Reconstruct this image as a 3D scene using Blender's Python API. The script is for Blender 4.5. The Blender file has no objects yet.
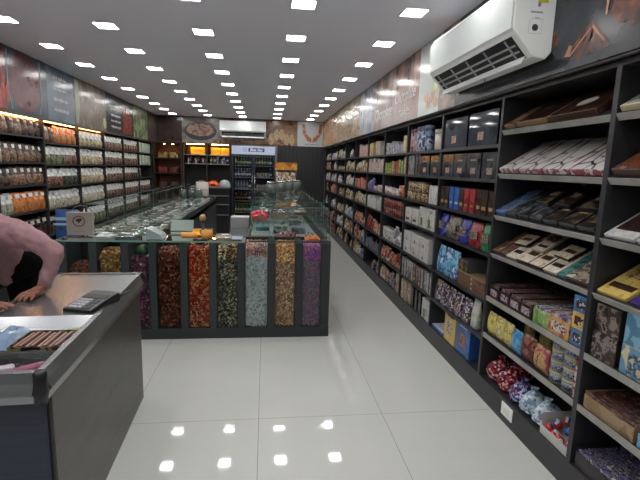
import bpy, bmesh, math, random
from mathutils import Vector, Matrix
R_ = random.Random(7)
PI = math.pi
SC = bpy.context.scene
COL = SC.collection
# ------------------------------------------------------------------ materials
MATS = {}
def nodes_of(name):
    m = bpy.data.materials.new(name); m.use_nodes = True
    nt = m.node_tree; b = nt.nodes['Principled BSDF']
    return m, nt, b
def mat(name, col, rough=.5, metal=0., emis=None, es=0., bump=None, coat=0., spec=.5, alpha=1., trans=0.):
    if name in MATS: return MATS[name]
    m, nt, b = nodes_of(name)
    b.inputs['Base Color'].default_value = (*col, 1); b.inputs['Roughness'].default_value = rough
    b.inputs['Metallic'].default_value = metal; b.inputs['Specular IOR Level'].default_value = spec
    b.inputs['Coat Weight'].default_value = coat
    b.inputs['Alpha'].default_value = alpha; b.inputs['Transmission Weight'].default_value = trans
    if emis: b.inputs['Emission Color'].default_value = (*emis, 1); b.inputs['Emission Strength'].default_value = es
    if bump:
        tc = nt.nodes.new('ShaderNodeTexCoord'); n = nt.nodes.new('ShaderNodeTexNoise'); bp = nt.nodes.new('ShaderNodeBump')
        n.inputs['Scale'].default_value = bump[0]; n.inputs['Detail'].default_value = 4
        bp.inputs['Strength'].default_value = bump[1]; bp.inputs['Distance'].default_value = .01
        nt.links.new(tc.outputs['Object'], n.inputs['Vector']); nt.links.new(n.outputs['Fac'], bp.inputs['Height'])
        nt.links.new(bp.outputs['Normal'], b.inputs['Normal'])
    MATS[name] = m; return m
def speck(name, cols, scale=40, rough=.35, kind='voronoi', metal=0., stretch=(1, 1, 1), bump=0., perobj=True, coat=0., pos=None, detail=3.):
    """busy print or nut pattern: several colours in cells or blotches"""
    if name in MATS: return MATS[name]
    m, nt, b = nodes_of(name); N = nt.nodes; L = nt.links
    b.inputs['Roughness'].default_value = rough; b.inputs['Metallic'].default_value = metal; b.inputs['Coat Weight'].default_value = coat
    tc = N.new('ShaderNodeTexCoord'); mp = N.new('ShaderNodeMapping'); mp.inputs['Scale'].default_value = stretch
    L.new(tc.outputs['Object'], mp.inputs['Vector'])
    if perobj:
        oi = N.new('ShaderNodeObjectInfo'); ml = N.new('ShaderNodeMath'); ml.operation = 'MULTIPLY'; ml.inputs[1].default_value = 7.3
        cb = N.new('ShaderNodeCombineXYZ'); L.new(oi.outputs['Random'], ml.inputs[0])
        for k in range(3): L.new(ml.outputs[0], cb.inputs[k])
        L.new(cb.outputs[0], mp.inputs['Location'])
    cr = N.new('ShaderNodeValToRGB'); cr.color_ramp.interpolation = 'CONSTANT' if kind != 'smooth' else 'LINEAR'
    if kind == 'voronoi':
        t = N.new('ShaderNodeTexVoronoi'); t.inputs['Scale'].default_value = scale
        sp = N.new('ShaderNodeSeparateColor'); L.new(t.outputs['Color'], sp.inputs[0]); fac = sp.outputs[0]; ht = t.outputs['Distance']
    else:
        t = N.new('ShaderNodeTexNoise'); t.inputs['Scale'].default_value = scale; t.inputs['Detail'].default_value = detail
        mr = N.new('ShaderNodeMapRange'); mr.inputs[1].default_value = .3; mr.inputs[2].default_value = .7
        L.new(t.outputs['Fac'], mr.inputs[0]); fac = mr.outputs[0]; ht = t.outputs['Fac']
    L.new(mp.outputs[0], t.inputs['Vector'])
    L.new(fac, cr.inputs[0]); e = cr.color_ramp.elements
    n = len(cols)
    while len(e) < n: e.new(.5)
    for i, c in enumerate(cols):
        e[i].position = (pos[i] if pos else (i / n if kind != 'smooth' else i / max(1, n - 1))); e[i].color = (*c, 1)
    L.new(cr.outputs[0], b.inputs['Base Color'])
    if bump:
        bp = N.new('ShaderNodeBump'); bp.inputs['Strength'].default_value = bump; bp.inputs['Distance'].default_value = .01
        L.new(ht, bp.inputs['Height']); L.new(bp.outputs[0], b.inputs['Normal'])
    MATS[name] = m; return m
def glass_mat(name, tint=(.93, .97, .95), ior=1.45, rough=.01):
    if name in MATS: return MATS[name]
    m = bpy.data.materials.new(name); m.use_nodes = True; nt = m.node_tree; nt.nodes.clear(); N = nt.nodes; L = nt.links
    o = N.new('ShaderNodeOutputMaterial'); mx = N.new('ShaderNodeMixShader'); f = N.new('ShaderNodeFresnel'); f.inputs[0].default_value = ior
    t = N.new('ShaderNodeBsdfTransparent'); t.inputs[0].default_value = (*tint, 1); g = N.new('ShaderNodeBsdfGlossy'); g.inputs['Roughness'].default_value = rough
    L.new(f.outputs[0], mx.inputs[0]); L.new(t.outputs[0], mx.inputs[1]); L.new(g.outputs[0], mx.inputs[2]); L.new(mx.outputs[0], o.inputs[0])
    MATS[name] = m; return m
def floor_mat():
    m, nt, b = nodes_of('polished_tile'); N = nt.nodes; L = nt.links
    tc = N.new('ShaderNodeTexCoord'); sp = N.new('ShaderNodeSeparateXYZ'); L.new(tc.outputs['Object'], sp.inputs[0])
    def joint(out, off, period, w):
        a = N.new('ShaderNodeMath'); a.operation = 'ADD'; a.inputs[1].default_value = -off + period * 50; L.new(out, a.inputs[0])
        d = N.new('ShaderNodeMath'); d.operation = 'DIVIDE'; d.inputs[1].default_value = period; L.new(a.outputs[0], d.inputs[0])
        f = N.new('ShaderNodeMath'); f.operation = 'FRACT'; L.new(d.outputs[0], f.inputs[0])
        c = N.new('ShaderNodeMath'); c.operation = 'COMPARE'; c.inputs[1].default_value = .5; c.inputs[2].default_value = .5 - w / period
        L.new(f.outputs[0], c.inputs[0]); return c.outputs[0]
    jx = joint(sp.outputs[0], -.029, .8, .0016); jy = joint(sp.outputs[1], 2.592, 3.2, .0016)
    mu = N.new('ShaderNodeMath'); mu.operation = 'MULTIPLY'; L.new(jx, mu.inputs[0]); L.new(jy, mu.inputs[1])
    no = N.new('ShaderNodeTexNoise'); no.inputs['Scale'].default_value = 3.; no.inputs['Detail'].default_value = 5; L.new(tc.outputs['Object'], no.inputs['Vector'])
    cr = N.new('ShaderNodeValToRGB'); cr.color_ramp.elements[0].color = (.56, .57, .54, 1); cr.color_ramp.elements[1].color = (.61, .62, .585, 1)
    L.new(no.outputs['Fac'], cr.inputs[0])
    mx = N.new('ShaderNodeMix'); mx.data_type = 'RGBA'; mx.inputs[6].default_value = (.22, .22, .21, 1)
    L.new(mu.outputs[0], mx.inputs[0]); L.new(cr.outputs[0], mx.inputs[7]); L.new(mx.outputs[2], b.inputs['Base Color'])
    b.inputs['Roughness'].default_value = .045; b.inputs['Specular IOR Level'].default_value = .5
    return m
def laminate(name, c1, c2, rough=.4):
    return speck(name, [c1, c2], 6, rough, 'smooth', stretch=(1, .15, 1) if 'wide' in name else (1, 1, .12), perobj=False, detail=6)
# colours (linear)
def H(h):
    h = h.lstrip('#'); v = [int(h[i:i+2], 16) / 255 for i in (0, 2, 4)]
    return tuple(x / 12.92 if x <= .04045 else ((x + .055) / 1.055) ** 2.4 for x in v)
M_black = mat('black_laminate', H('#2b2c30'), .42)
M_shelf = laminate('charcoal_laminate', H('#323337'), H('#26272a'))
M_edge = laminate('pale_shelf_edge', H('#a3a19b'), H('#7f7d79'), .35)
M_back = mat('shelf_back', H('#0f1013'), .6)
M_white = mat('white_plastic', H('#eef0ee'), .25)
M_ivory = mat('ivory_plastic', H('#d8d8cf'), .4)
M_dkplastic = mat('dark_plastic', H('#101114'), .35)
M_steel = mat('brushed_steel', H('#9c9fa1'), .24, .8, bump=(6, .06))
M_steel2 = mat('bright_steel', H('#c6c9cc'), .22, 1.)
M_glass = glass_mat('clear_glass', (.95,.975,.965), 1.22)
M_gedge = mat('glass_edge', H('#6f9186'), .15, alpha=1)
M_lamp = mat('led_diffuser', (1, 1, 1), .5, emis=(1., .985, .96), es=35.)
M_lampf = mat('lamp_rim', H('#d0d0d0'), .5)
M_warm = mat('warm_led_strip', (1, .6, .3), .5, emis=(1., .42, .12), es=26.)
M_label = mat('white_label', H('#d9d6d2'), .5)
M_wall = mat('wall_paint', H('#8b898c'), .7)
M_ceil = mat('ceiling_paint', H('#f0f0fb'), .75)
# ------------------------------------------------------------------ mesh builder
class MB:
    def __init__(s): s.v = []; s.f = []; s.m = []; s.sm = []
    def add(s, vs, fs, mi=0, smooth=False):
        o = len(s.v); s.v += [tuple(v) for v in vs]
        for f in fs: s.f.append(tuple(o + i for i in f)); s.m.append(mi); s.sm.append(smooth)
    def box(s, lo, hi, mi=0, M=None, bev=0.):
        x0, y0, z0 = lo; x1, y1, z1 = hi
        if bev <= 0:
            vs = [(x0,y0,z0),(x1,y0,z0),(x1,y1,z0),(x0,y1,z0),(x0,y0,z1),(x1,y0,z1),(x1,y1,z1),(x0,y1,z1)]
            fs = [(0,3,2,1),(4,5,6,7),(0,1,5,4),(1,2,6,5),(2,3,7,6),(3,0,4,7)]
        else:
            b = bev; vs = []; idx = {}
            for i, x in enumerate((x0, x1)):
                for j, y in enumerate((y0, y1)):
                    for k, z in enumerate((z0, z1)):
                        sx = b if i == 0 else -b; sy = b if j == 0 else -b; sz = b if k == 0 else -b
                        idx[i,j,k,0] = len(vs); vs.append((x, y+sy, z+sz))
                        idx[i,j,k,1] = len(vs); vs.append((x+sx, y, z+sz))
                        idx[i,j,k,2] = len(vs); vs.append((x+sx, y+sy, z))
            g = idx
            fs = [(g[0,0,0,0],g[0,0,1,0],g[0,1,1,0],g[0,1,0,0]),(g[1,0,0,0],g[1,1,0,0],g[1,1,1,0],g[1,0,1,0]),
                  (g[0,0,0,1],g[1,0,0,1],g[1,0,1,1],g[0,0,1,1]),(g[0,1,0,1],g[0,1,1,1],g[1,1,1,1],g[1,1,0,1]),
                  (g[0,0,0,2],g[0,1,0,2],g[1,1,0,2],g[1,0,0,2]),(g[0,0,1,2],g[1,0,1,2],g[1,1,1,2],g[0,1,1,2])]
            for i in (0,1):
                for j in (0,1):
                    q = (g[i,j,0,0],g[i,j,0,1],g[i,j,1,1],g[i,j,1,0]); fs.append(q if (i+j)%2==0 else q[::-1])
                for k in (0,1):
                    q = (g[i,0,k,0],g[i,1,k,0],g[i,1,k,2],g[i,0,k,2]); fs.append(q if (i+k)%2==0 else q[::-1])
            for j in (0,1):
                for k in (0,1):
                    q = (g[0,j,k,1],g[0,j,k,2],g[1,j,k,2],g[1,j,k,1]); fs.append(q if (j+k)%2==0 else q[::-1])
            for i in (0,1):
                for j in (0,1):
                    for k in (0,1):
                        q = (g[i,j,k,0],g[i,j,k,2],g[i,j,k,1]); fs.append(q if (i+j+k)%2==0 else q[::-1])
        if M is not None: vs = [M @ Vector(v) for v in vs]
        s.add(vs, fs, mi); return s
    def lathe(s, prof, c=(0,0,0), n=16, mi=0, M=None, smooth=True):
        """prof: (r,z) or (r,z,mi) from bottom to top, closed with caps"""
        vs = []
        for p in prof:
            for k in range(n):
                a = 2*PI*k/n; vs.append((c[0]+p[0]*math.cos(a), c[1]+p[0]*math.sin(a), c[2]+p[1]))
        if M is not None: vs = [M @ Vector(v) for v in vs]
        o = len(s.v); s.v += [tuple(v) for v in vs]
        for i in range(len(prof)-1):
            m_ = prof[i+1][2] if len(prof[i+1]) > 2 else mi
            for k in range(n):
                s.f.append((o+i*n+k, o+i*n+(k+1)%n, o+(i+1)*n+(k+1)%n, o+(i+1)*n+k)); s.m.append(m_); s.sm.append(smooth)
        s.f.append(tuple(o+k for k in range(n))[::-1]); s.m.append(mi); s.sm.append(False)
        s.f.append(tuple(o+(len(prof)-1)*n+k for k in range(n))); s.m.append(prof[-1][2] if len(prof[-1])>2 else mi); s.sm.append(False)
        return s
    def tube(s, pts, r, n=8, mi=0):
        pts = [Vector(p) for p in pts]; o = len(s.v); rs = r if isinstance(r, (list, tuple)) else [r]*len(pts)
        for i, p in enumerate(pts):
            d = (pts[min(i+1, len(pts)-1)] - pts[max(i-1, 0)]).normalized()
            u = d.cross(Vector((0, 0, 1)));
            if u.length < .05: u = d.cross(Vector((0, 1, 0)))
            u.normalize(); w = u.cross(d)
            for k in range(n):
                a = 2*PI*k/n; s.v.append(tuple(p + (u*math.cos(a) + w*math.sin(a))*rs[i]))
        for i in range(len(pts)-1):
            for k in range(n):
                s.f.append((o+i*n+k, o+(i+1)*n+k, o+(i+1)*n+(k+1)%n, o+i*n+(k+1)%n)); s.m.append(mi); s.sm.append(True)
        s.f.append(tuple(o+k for k in range(n))); s.m.append(mi); s.sm.append(False)
        s.f.append(tuple(o+(len(pts)-1)*n+k for k in range(n))[::-1]); s.m.append(mi); s.sm.append(False)
        return s
    def prism(s, poly, axis, a, b, mi=0):
        """extrude polygon (2D) along axis from a to b. axis 'y': poly=(x,z); 'x': poly=(y,z); 'z': poly=(x,y)"""
        def P(p, t): return {'y': (p[0], t, p[1]), 'x': (t, p[0], p[1]), 'z': (p[0], p[1], t)}[axis]
        n = len(poly); vs = [P(p, a) for p in poly] + [P(p, b) for p in poly]
        fs = [tuple(range(n)), tuple(range(2*n-1, n-1, -1))] + [(i, n+i, n+(i+1) % n, (i+1) % n) for i in range(n)]
        s.add(vs, fs, mi); return s
    def mesh(s, name, mats):
        me = bpy.data.meshes.new(name); me.from_pydata(s.v, [], s.f)
        for m in mats: me.materials.append(m)
        me.polygons.foreach_set('material_index', s.m); me.polygons.foreach_set('use_smooth', s.sm)
        bm = bmesh.new(); bm.from_mesh(me); bmesh.ops.recalc_face_normals(bm, faces=bm.faces); bm.to_mesh(me); bm.free()
        me.update(); return me
    def build(s, name, mats, parent=None, loc=(0,0,0), rot=(0,0,0)):
        if not isinstance(mats, (list, tuple)): mats = [mats]
        o = bpy.data.objects.new(name, s.mesh(name, mats)); COL.objects.link(o); o.location = loc; o.rotation_euler = rot
        if parent: o.parent = parent
        return o
ALL = []
def tag(o, label=None, cat=None, group=None, kind=None):
    if label: o['label'] = label
    if cat: o['category'] = cat
    if group: o['group'] = group
    if kind: o['kind'] = kind
    return o
def empty(name, loc=(0,0,0), rot=(0,0,0)):
    o = bpy.data.objects.new(name, None); COL.objects.link(o); o.location = loc; o.rotation_euler = rot; o.empty_display_size = .05; return o
def dup(o, parent=None):
    c = o.copy(); COL.objects.link(c); c.parent = parent
    for k in ('group', 'label'):
        if k in c and parent is None: del c[k]
    for ch in list(KIDS.get(o.name, [])):
        d = dup(ch, c); KIDS.setdefault(c.name, []).append(d)
    return c
KIDS = {}
def kid(p, c): KIDS.setdefault(p.name, []).append(c); return c
ORD = ['', 'first', 'second', 'third', 'fourth', 'fifth', 'sixth', 'seventh', 'eighth', 'ninth', 'tenth', 'eleventh', 'twelfth', 'thirteenth', 'fourteenth', 'fifteenth', 'sixteenth', 'seventeenth', 'eighteenth', 'nineteenth', 'twentieth', 'twenty-first', 'twenty-second', 'twenty-third', 'twenty-fourth']
def nth(i, n):
    return 'only one' if n == 1 else ('leftmost' if i == 0 else 'rightmost' if i == n-1 else ORD[i+1] + ' from left')
def rx(a): return Matrix.Rotation(a, 4, 'X')
def ry(a): return Matrix.Rotation(a, 4, 'Y')
def rz(a): return Matrix.Rotation(a, 4, 'Z')
def T(*a): return Matrix.Translation(Vector(a))
def text_mesh(txt, size, shear=0., name='lettering', bold=0.):
    c = bpy.data.curves.new(name, 'FONT'); c.body = txt; c.size = size; c.shear = shear; c.extrude = .0008; c.offset = bold
    c.align_x = 'CENTER'; c.align_y = 'CENTER'; c.resolution_u = 3
    o = bpy.data.objects.new(name, c); COL.objects.link(o)
    dg = bpy.context.evaluated_depsgraph_get(); me = bpy.data.meshes.new_from_object(o.evaluated_get(dg))
    bpy.data.objects.remove(o); return me
def put_text(txt, size, m, parent, loc, rot, shear=0., bold=0.):
    me = text_mesh(txt, size, shear, bold=bold); me.materials.clear(); me.materials.append(m)
    o = bpy.data.objects.new('lettering', me); COL.objects.link(o); o.location = loc; o.rotation_euler = rot; o.parent = parent; return o
# ------------------------------------------------------------------ camera
f_, yaw, pitch, roll, CZ = 440.962, .125945, .163315, .029668, 1.5806
cy, sy, cp, sp = math.cos(yaw), math.sin(yaw), math.cos(pitch), math.sin(pitch)
fwd = Vector((sy*cp, cy*cp, -sp)); rt = Vector((cy, -sy, 0)); up = rt.cross(fwd)
r2 = rt*math.cos(roll) + up*math.sin(roll); u2 = -rt*math.sin(roll) + up*math.cos(roll)
cd = bpy.data.cameras.new('camera'); cam = bpy.data.objects.new('camera', cd); COL.objects.link(cam)
cd.sensor_width = 36; cd.lens = f_*36/640; cd.clip_start = .02
Mx = Matrix((r2, u2, -fwd)).transposed().to_4x4(); Mx.translation = (0, 0, CZ); cam.matrix_world = Mx; SC.camera = cam
# ------------------------------------------------------------------ room shell
CH = 2.7306; RX = 1.46; RXF = 1.53; LX = -2.67; YB = 11.6; YF = -3.2; RBACK = 1.95; LBACK = -3.08
def struct(name, mb, m): return tag(mb.build(name, m), kind='structure')
struct('floor', MB().box((LBACK-.1, YF-.1, -.1), (RBACK+.1, YB+.1, 0)), floor_mat())
struct('ceiling', MB().box((LBACK-.1, YF-.1, CH), (RBACK+.1, YB+.1, CH+.1)), M_ceil)
mb = MB(); mb.box((RBACK, YF, 0), (RBACK+.1, YB, CH)); mb.box((RX+.02, YF, 2.092), (RBACK, YB, CH)); struct('wall_right', mb, M_wall)
mb = MB(); mb.box((LBACK-.1, YF, 0), (LBACK, YB, CH)); mb.box((LBACK, YF, 2.082), (LX-.02, YB, CH)); struct('wall_left', mb, M_wall)
struct('wall_back', MB().box((LBACK-.1, YB, 0), (RBACK+.1, YB+.1, CH)), M_wall)
struct('wall_front', MB().box((LBACK-.1, YF-.1, 0), (RBACK+.1, YF, CH)), mat('front_wall', H('#55585e'), .6))
# ------------------------------------------------------------------ ceiling lights
def make_light():
    t = empty('ceiling_light')
    s = .082; mb = MB(); w = .007; z0, z1 = -.006, 0
    for a in ((-s-w,-s-w,s+w,-s),(-s-w,s,s+w,s+w),(-s-w,-s,-s,s),(s,-s,s+w,s)): mb.box((a[0],a[1],z0),(a[2],a[3],z1))
    kid(t, mb.build('frame', M_lampf, t)); kid(t, MB().box((-s,-s,-.004),(s,s,-.001)).build('diffuser', M_lamp, t)); return t
lp = None
for c in range(5):
    for r in range(-6, 10):
        o = lp = make_light() if lp is None else dup(lp)
        o.location = (-2.19 + .8171*c, 3.383 + .8544*r, CH)
        tag(o, 'square white recessed ceiling light, %s row from the left wall, %s from the back wall' % (ORD[c+1], ORD[10-r]), 'ceiling light', 'square ceiling lights')
# ------------------------------------------------------------------ wall graphics
def wavy(mb, x0, w, z, h, n=26, th=.006, seed=0, axis='y', P=0., out=.004):
    rr = random.Random(seed); pts = []
    t = 0
    words = []; x = 0
    while x < w*.97:
        L = rr.uniform(.18, .34)*w*1.; words.append((x, min(x+L, w))); x += L + .05*w
    for a, b in words:
        m = max(6, int((b-a)/h*4)); last = None
        for i in range(m+1):
            u = a + (b-a)*i/m; v = (h*.5*(1 if i % 2 else -1))*rr.uniform(.45, 1.)
            cur = (x0+u, z+v)
            if last:
                (ua, va), (ub, vb) = last, cur
                q = [(ua-th/2, va), (ua+th/2, va), (ub+th/2, vb), (ub-th/2, vb)]
                if axis == 'y': mb.add([(P, p[0], p[1]) for p in q], [(0,1,2,3)])
                else: mb.add([(p[0], P, p[1]) for p in q], [(0,1,2,3)])
            last = cur
def graphic(side, y0, y1, m, label, z0=None):
    z0 = (2.085 if side == 'R' else 2.07) if z0 is None else z0
    mb = MB()
    if side == 'R': mb.box((RX, y0+.002, z0), (RX+.018, y1-.002, CH-.002))
    elif side == 'L': mb.box((LX-.018, y0+.002, z0), (LX, y1-.002, CH-.002))
    else: mb.box((y0+.002, YB-.03, 2.10), (y1-.002, YB-.012, CH-.002))
    return tag(mb.build('wall_graphic', m), label, 'wall graphic', {'R': 'printed panels along the right wall', 'L': 'printed panels along the left wall', 'B': 'printed panels on the back wall'}[side])
def motif(parent, pts2, side, m, d=.002, name='printed_motif'):
    mb = MB()
    if side == 'R': mb.add([(RX-d, a, b) for a, b in pts2], [tuple(range(len(pts2)))])
    elif side == 'L': mb.add([(LX+d, a, b) for a, b in pts2], [tuple(range(len(pts2)))])
    else: mb.add([(a, YB-.03-d, b) for a, b in pts2], [tuple(range(len(pts2)))])
    return mb.build(name, m, parent)
def ell(cx, cz, a, b, n=20, j=0., seed=1):
    rr = random.Random(seed); return [(cx+a*math.cos(2*PI*k/n)*(1+rr.uniform(-j, j)), cz+b*math.sin(2*PI*k/n)*(1+rr.uniform(-j, j))) for k in range(n)]
GL = dict(rough=.22, kind='smooth', perobj=False)
g1 = graphic('R', .4, 3.42, speck('smoke_print', [H('#15171c'), H('#2b2f36'), H('#4a4e54')], 2.2, stretch=(1,1,1.6), detail=7, **GL), 'dark smoky panel printed with broken chocolate, behind the near wall unit')
M_choc = speck('chocolate_print', [H('#2a1712'), H('#5b3023'), H('#8d5640')], 14, rough=.25, kind='smooth', perobj=False, detail=4)
M_choc2 = mat('caramel_print', H('#a8745a'), .3)
for q in ([(2.12,2.165),(2.05,2.21),(2.0,2.255),(1.955,2.27),(1.95,2.2),(2.03,2.11)], [(1.95,2.26),(1.86,2.17),(1.84,2.13),(1.93,2.13),(1.99,2.12)], [(1.90,2.42),(1.83,2.36),(1.86,2.26),(1.78,2.2),(1.66,2.17),(1.62,2.3),(1.7,2.44)], [(2.28,2.27),(2.22,2.3),(2.19,2.24),(2.25,2.2)]):
    motif(g1, q, 'R', M_choc)
for q in ([(2.10,2.15),(1.97,2.245),(1.965,2.235),(2.095,2.14)], [(1.955,2.255),(1.87,2.165),(1.875,2.16),(1.96,2.24)], [(2.135,2.15),(2.105,2.2),(2.08,2.19),(2.10,2.145)], [(1.885,2.40),(1.86,2.41),(1.875,2.27),(1.885,2.27)]):
    motif(g1, q, 'R', M_choc2, .003)
graphic('R', 3.42, 3.76, speck('nut_print', [H('#4a3a33'), H('#7c6454'), H('#9b8471')], 9, **GL), 'narrow brown nut-printed panel beneath the near wall air conditioner')
g3 = graphic('R', 3.76, 4.28, mat('pale_print', H('#b9c0bd'), .2), 'pale panel with a heap of nuts, left of the near air conditioner')
for k in range(5): motif(g3, ell(3.84+.055*k, 2.17+.035*((k*2) % 3), .055, .04, 14, .15, k), 'R', speck('nuts_colour', [H('#8c6450'), H('#c08e6a'), H('#caa88c')], 30, **GL), .002+.0006*k)
motif(g3, [(3.78,2.30),(3.84,2.26),(3.87,2.33),(3.81,2.36)], 'R', mat('lemon_print', H('#d8d36a'), .3), .006)
g4 = graphic('R', 4.28, 5.2, speck('choc_script_print', [H('#7c625c'), H('#9c8078'), H('#8f7a77'), H('#b59a8c')], 5, detail=5, stretch=(1,1.6,.5), **GL), 'brown panel with white script lettering, nearer of two script panels')
g5 = graphic('R', 5.2, 6.1, speck('choc_script_print2', [H('#6b5450'), H('#93807c'), H('#a3938f')], 5, detail=5, stretch=(1,1.6,.5), **GL), 'brown-grey panel with white script word, farther of two script panels')
M_ink = mat('script_ink', H('#e3dfdd'), .4)
put_text('Chocolate', .2, M_ink, g5, (RX-.002, 5.6, 2.27), (PI/2, 0, -PI/2), .3)
put_text('Chocolate', .17, M_ink, g4, (RX-.002, 4.74, 2.36), (PI/2, 0, -PI/2), .3)
put_text('makes', .17, M_ink, g4, (RX-.002, 4.74, 2.2), (PI/2, 0, -PI/2), .3)
for q, s_ in ((g4, 0), (g5, .9)):
    for k in range(4):
        motif(q, [(4.33+s_+.22*k, CH-.02), (4.45+s_+.22*k, CH-.02), (4.47+s_+.2*k, CH-.17-.05*(k % 2)), (4.41+s_+.2*k, CH-.3+.06*(k % 3)), (4.35+s_+.22*k, CH-.16)], 'R', M_choc if k % 2 else mat('hazel_print', H('#8f6444'), .3), .0015+.0004*k)
for y0, y1, nm, cs, lb in ((6.1,7.0,'blue_food_print',['#5c6a80','#8f97a3','#b7bcc1','#77808c'],'blue-grey food panel beyond the script panels'),
        (7.0,8.2,'cream_food_print',['#8d7a62','#b0a58f','#7b5c44','#c8c4b8'],'cream and brown food panel midway along the right wall'),
        (8.2,9.6,'grain_food_print',['#93683e','#b59a70','#6b6a55','#c2b8a6'],'golden grain food panel toward the back of the right wall'),
        (9.6,11.55,'spice_food_print',['#a5643a','#c9a173','#7c4a30','#8c8a60'],'orange spice food panel nearest the back wall, right side')):
    graphic('R', y0, y1, speck(nm, [H(c) for c in cs], 7, detail=3, stretch=(1,1.5,1), **GL), lb)
# left
l1 = graphic('L', 3.0, 5.13, speck('chilli_print', [H('#1f242c'), H('#4a2226'), H('#7c2c28'), H('#39414b')], 4, detail=4, stretch=(1,1.5,.7), **GL), 'dark panel printed with red chillies, nearest on the left wall')
for k in range(6): motif(l1, ell(4.78+.07*k, 2.18+.06*((k*5) % 3), .03, .12, 14, .1, k), 'L', speck('chilli_red', [H('#8a2018'), H('#b5402c'), H('#6b1512')], 12, **GL), .002+.0005*k)
l2 = graphic('L', 5.13, 6.0, mat('slate_print', H('#3c4651'), .22), 'slate panel printed with a big dark red bowl, second on the left wall')
motif(l2, ell(5.5, 2.42, .32, .34, 26, .02, 3), 'L', speck('beet_print', [H('#3a1c22'), H('#6b3339'), H('#54262c'), H('#7c4a48')], 8, detail=5, **GL))
for s_ in (-1, 1): motif(l2, [(5.5+s_*.33, 2.7), (5.5+s_*.345, 2.7), (5.5+s_*.36, 2.3), (5.5+s_*.3, 2.1), (5.5+s_*.29, 2.1), (5.5+s_*.345, 2.32)], 'L', mat('straw_print', H('#8b9184'), .4), .003)
l3 = graphic('L', 6.0, 6.78, speck('steel_blue_print', [H('#48586a'), H('#5d6c7c'), H('#6f7c88')], 2, detail=2, **GL), 'steel-blue panel with lines of white script, left wall')
mb = MB()
for k in range(4): wavy(mb, 6.16, .42, 2.6-.13*k, .06, th=.012, seed=k, axis='y', P=LX+.003)
mb.build('lettering', M_ink, l3)
l4 = graphic('L', 6.78, 8.05, speck('cashew_print', [H('#4c4b45'), H('#7d7466'), H('#6b5650'), H('#948c7a'), H('#545a50')], 5, detail=4, stretch=(1,1.6,.8), **GL), 'brown and beige nut-printed panel between the two lettered left panels')
motif(l4, [(6.82,2.7),(6.95,2.7),(6.98,2.35),(6.9,2.1),(6.82,2.1)], 'L', mat('leaf_pale_print', H('#8a9078'), .3))
motif(l4, ell(7.95, 2.2, .07, .09, 18), 'L', mat('lime_slice_print', H('#a9ab86'), .3), .003)
l5 = graphic('L', 8.05, 9.6, mat('blackboard_print', H('#272f38'), .22), 'near-black panel with white script list and red chillies, left wall')
motif(l5, [(8.9,2.1),(8.95,2.45),(9.1,2.62),(9.35,2.6),(9.5,2.4),(9.45,2.1)], 'L', speck('red_spice_print', [H('#5c2320'), H('#8d3a2c'), H('#43201f')], 9, detail=4, **GL))
mb = MB()
for k in range(5): wavy(mb, 8.28, .5, 2.58-.1*k, .05, th=.013, seed=20+k, axis='y', P=LX+.003)
mb.build('lettering', M_ink, l5)
graphic('L', 9.6, 10.7, speck('green_herb_print', [H('#5c6b4a'), H('#8a9670'), H('#3f4c38'), H('#a3a68c')], 6, detail=4, stretch=(1,1.6,.6), **GL), 'green herb-printed panel toward the back of the left wall')
graphic('L', 10.7, 11.56, speck('dark_wood_print', [H('#2c221e'), H('#54463a'), H('#3a2d26')], 7, detail=4, **GL), 'dark brown printed panel in the back left corner, left wall')
# back
graphic('B', LX, -2.07, speck('dark_spice_print', [H('#1d1718'), H('#3f2b26'), H('#291e1d')], 6, detail=4, **GL), 'very dark printed panel at the left end of the back wall')
b2 = graphic('B', -2.07, -1.16, speck('cloth_print', [H('#6b6663'), H('#8f8a86'), H('#4c4643')], 4, detail=4, **GL), 'back wall panel printed with a dark bowl of dried fruit')
motif(b2, ell(-1.62, 2.38, .40, .22, 26), 'B', mat('bowl_print', H('#2a2c31'), .3))
motif(b2, ell(-1.62, 2.42, .33, .16, 22, .08, 4), 'B', speck('bowl_fruit_print', [H('#6b4a42'), H('#a08475'), H('#7d5a50'), H('#4c3430')], 9, detail=4, **GL), .004)
b3 = graphic('B', -1.16, .8, speck('almond_print', [H('#3a2a22'), H('#6b4c38'), H('#8f6e52'), H('#54382a')], 6, detail=4, **GL), 'brown nut-printed panel behind the far air conditioner')
for k in range(5): motif(b3, ell(.14+.13*k, 2.25+.12*((k*3) % 4 > 1), .07, .15, 14, .12, k), 'B', speck('walnut_print', [H('#8c7458'), H('#b39a78'), H('#6b4c38')], 14, **GL), .002+.001*k)
b4 = graphic('B', .8, 1.455, mat('white_print', H('#b4b7ba'), .25), 'pale panel with two joined hands, right end of the back wall')
for s_ in (-1, 1): motif(b4, [(1.18+s_*.26, 2.66), (1.18+s_*.19, 2.66), (1.18+s_*.15, 2.42), (1.18+s_*.02, 2.30), (1.18+s_*.01, 2.20), (1.18+s_*.12, 2.24), (1.18+s_*.24, 2.42)], 'B', speck('henna_print', [H('#b5805c'), H('#8c4f34'), H('#c99b78')], 16, **GL), .003)
mb = MB(); wavy(mb, 1.0, .36, 2.15, .025, th=.008, seed=5, axis='x', P=YB-.034); mb.build('lettering', mat('grey_ink', H('#6b6b70'), .5), b4)
# dark grooved panelling on the back wall
t = empty('wall_panelling', (0, YB-.03, 0)); tag(t, 'black vertical-grooved panelling on the back wall right of the fridge', 'wall panel')
MB().box((.3, 0, 0), (1.53, .028, 2.1)).build('backing', M_back, t)
for k in range(12): MB().box((.31+.102*k, -.018, .05), (.31+.102*k+.09, 0, 2.09), bev=.003).build('board', M_black, t)
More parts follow.
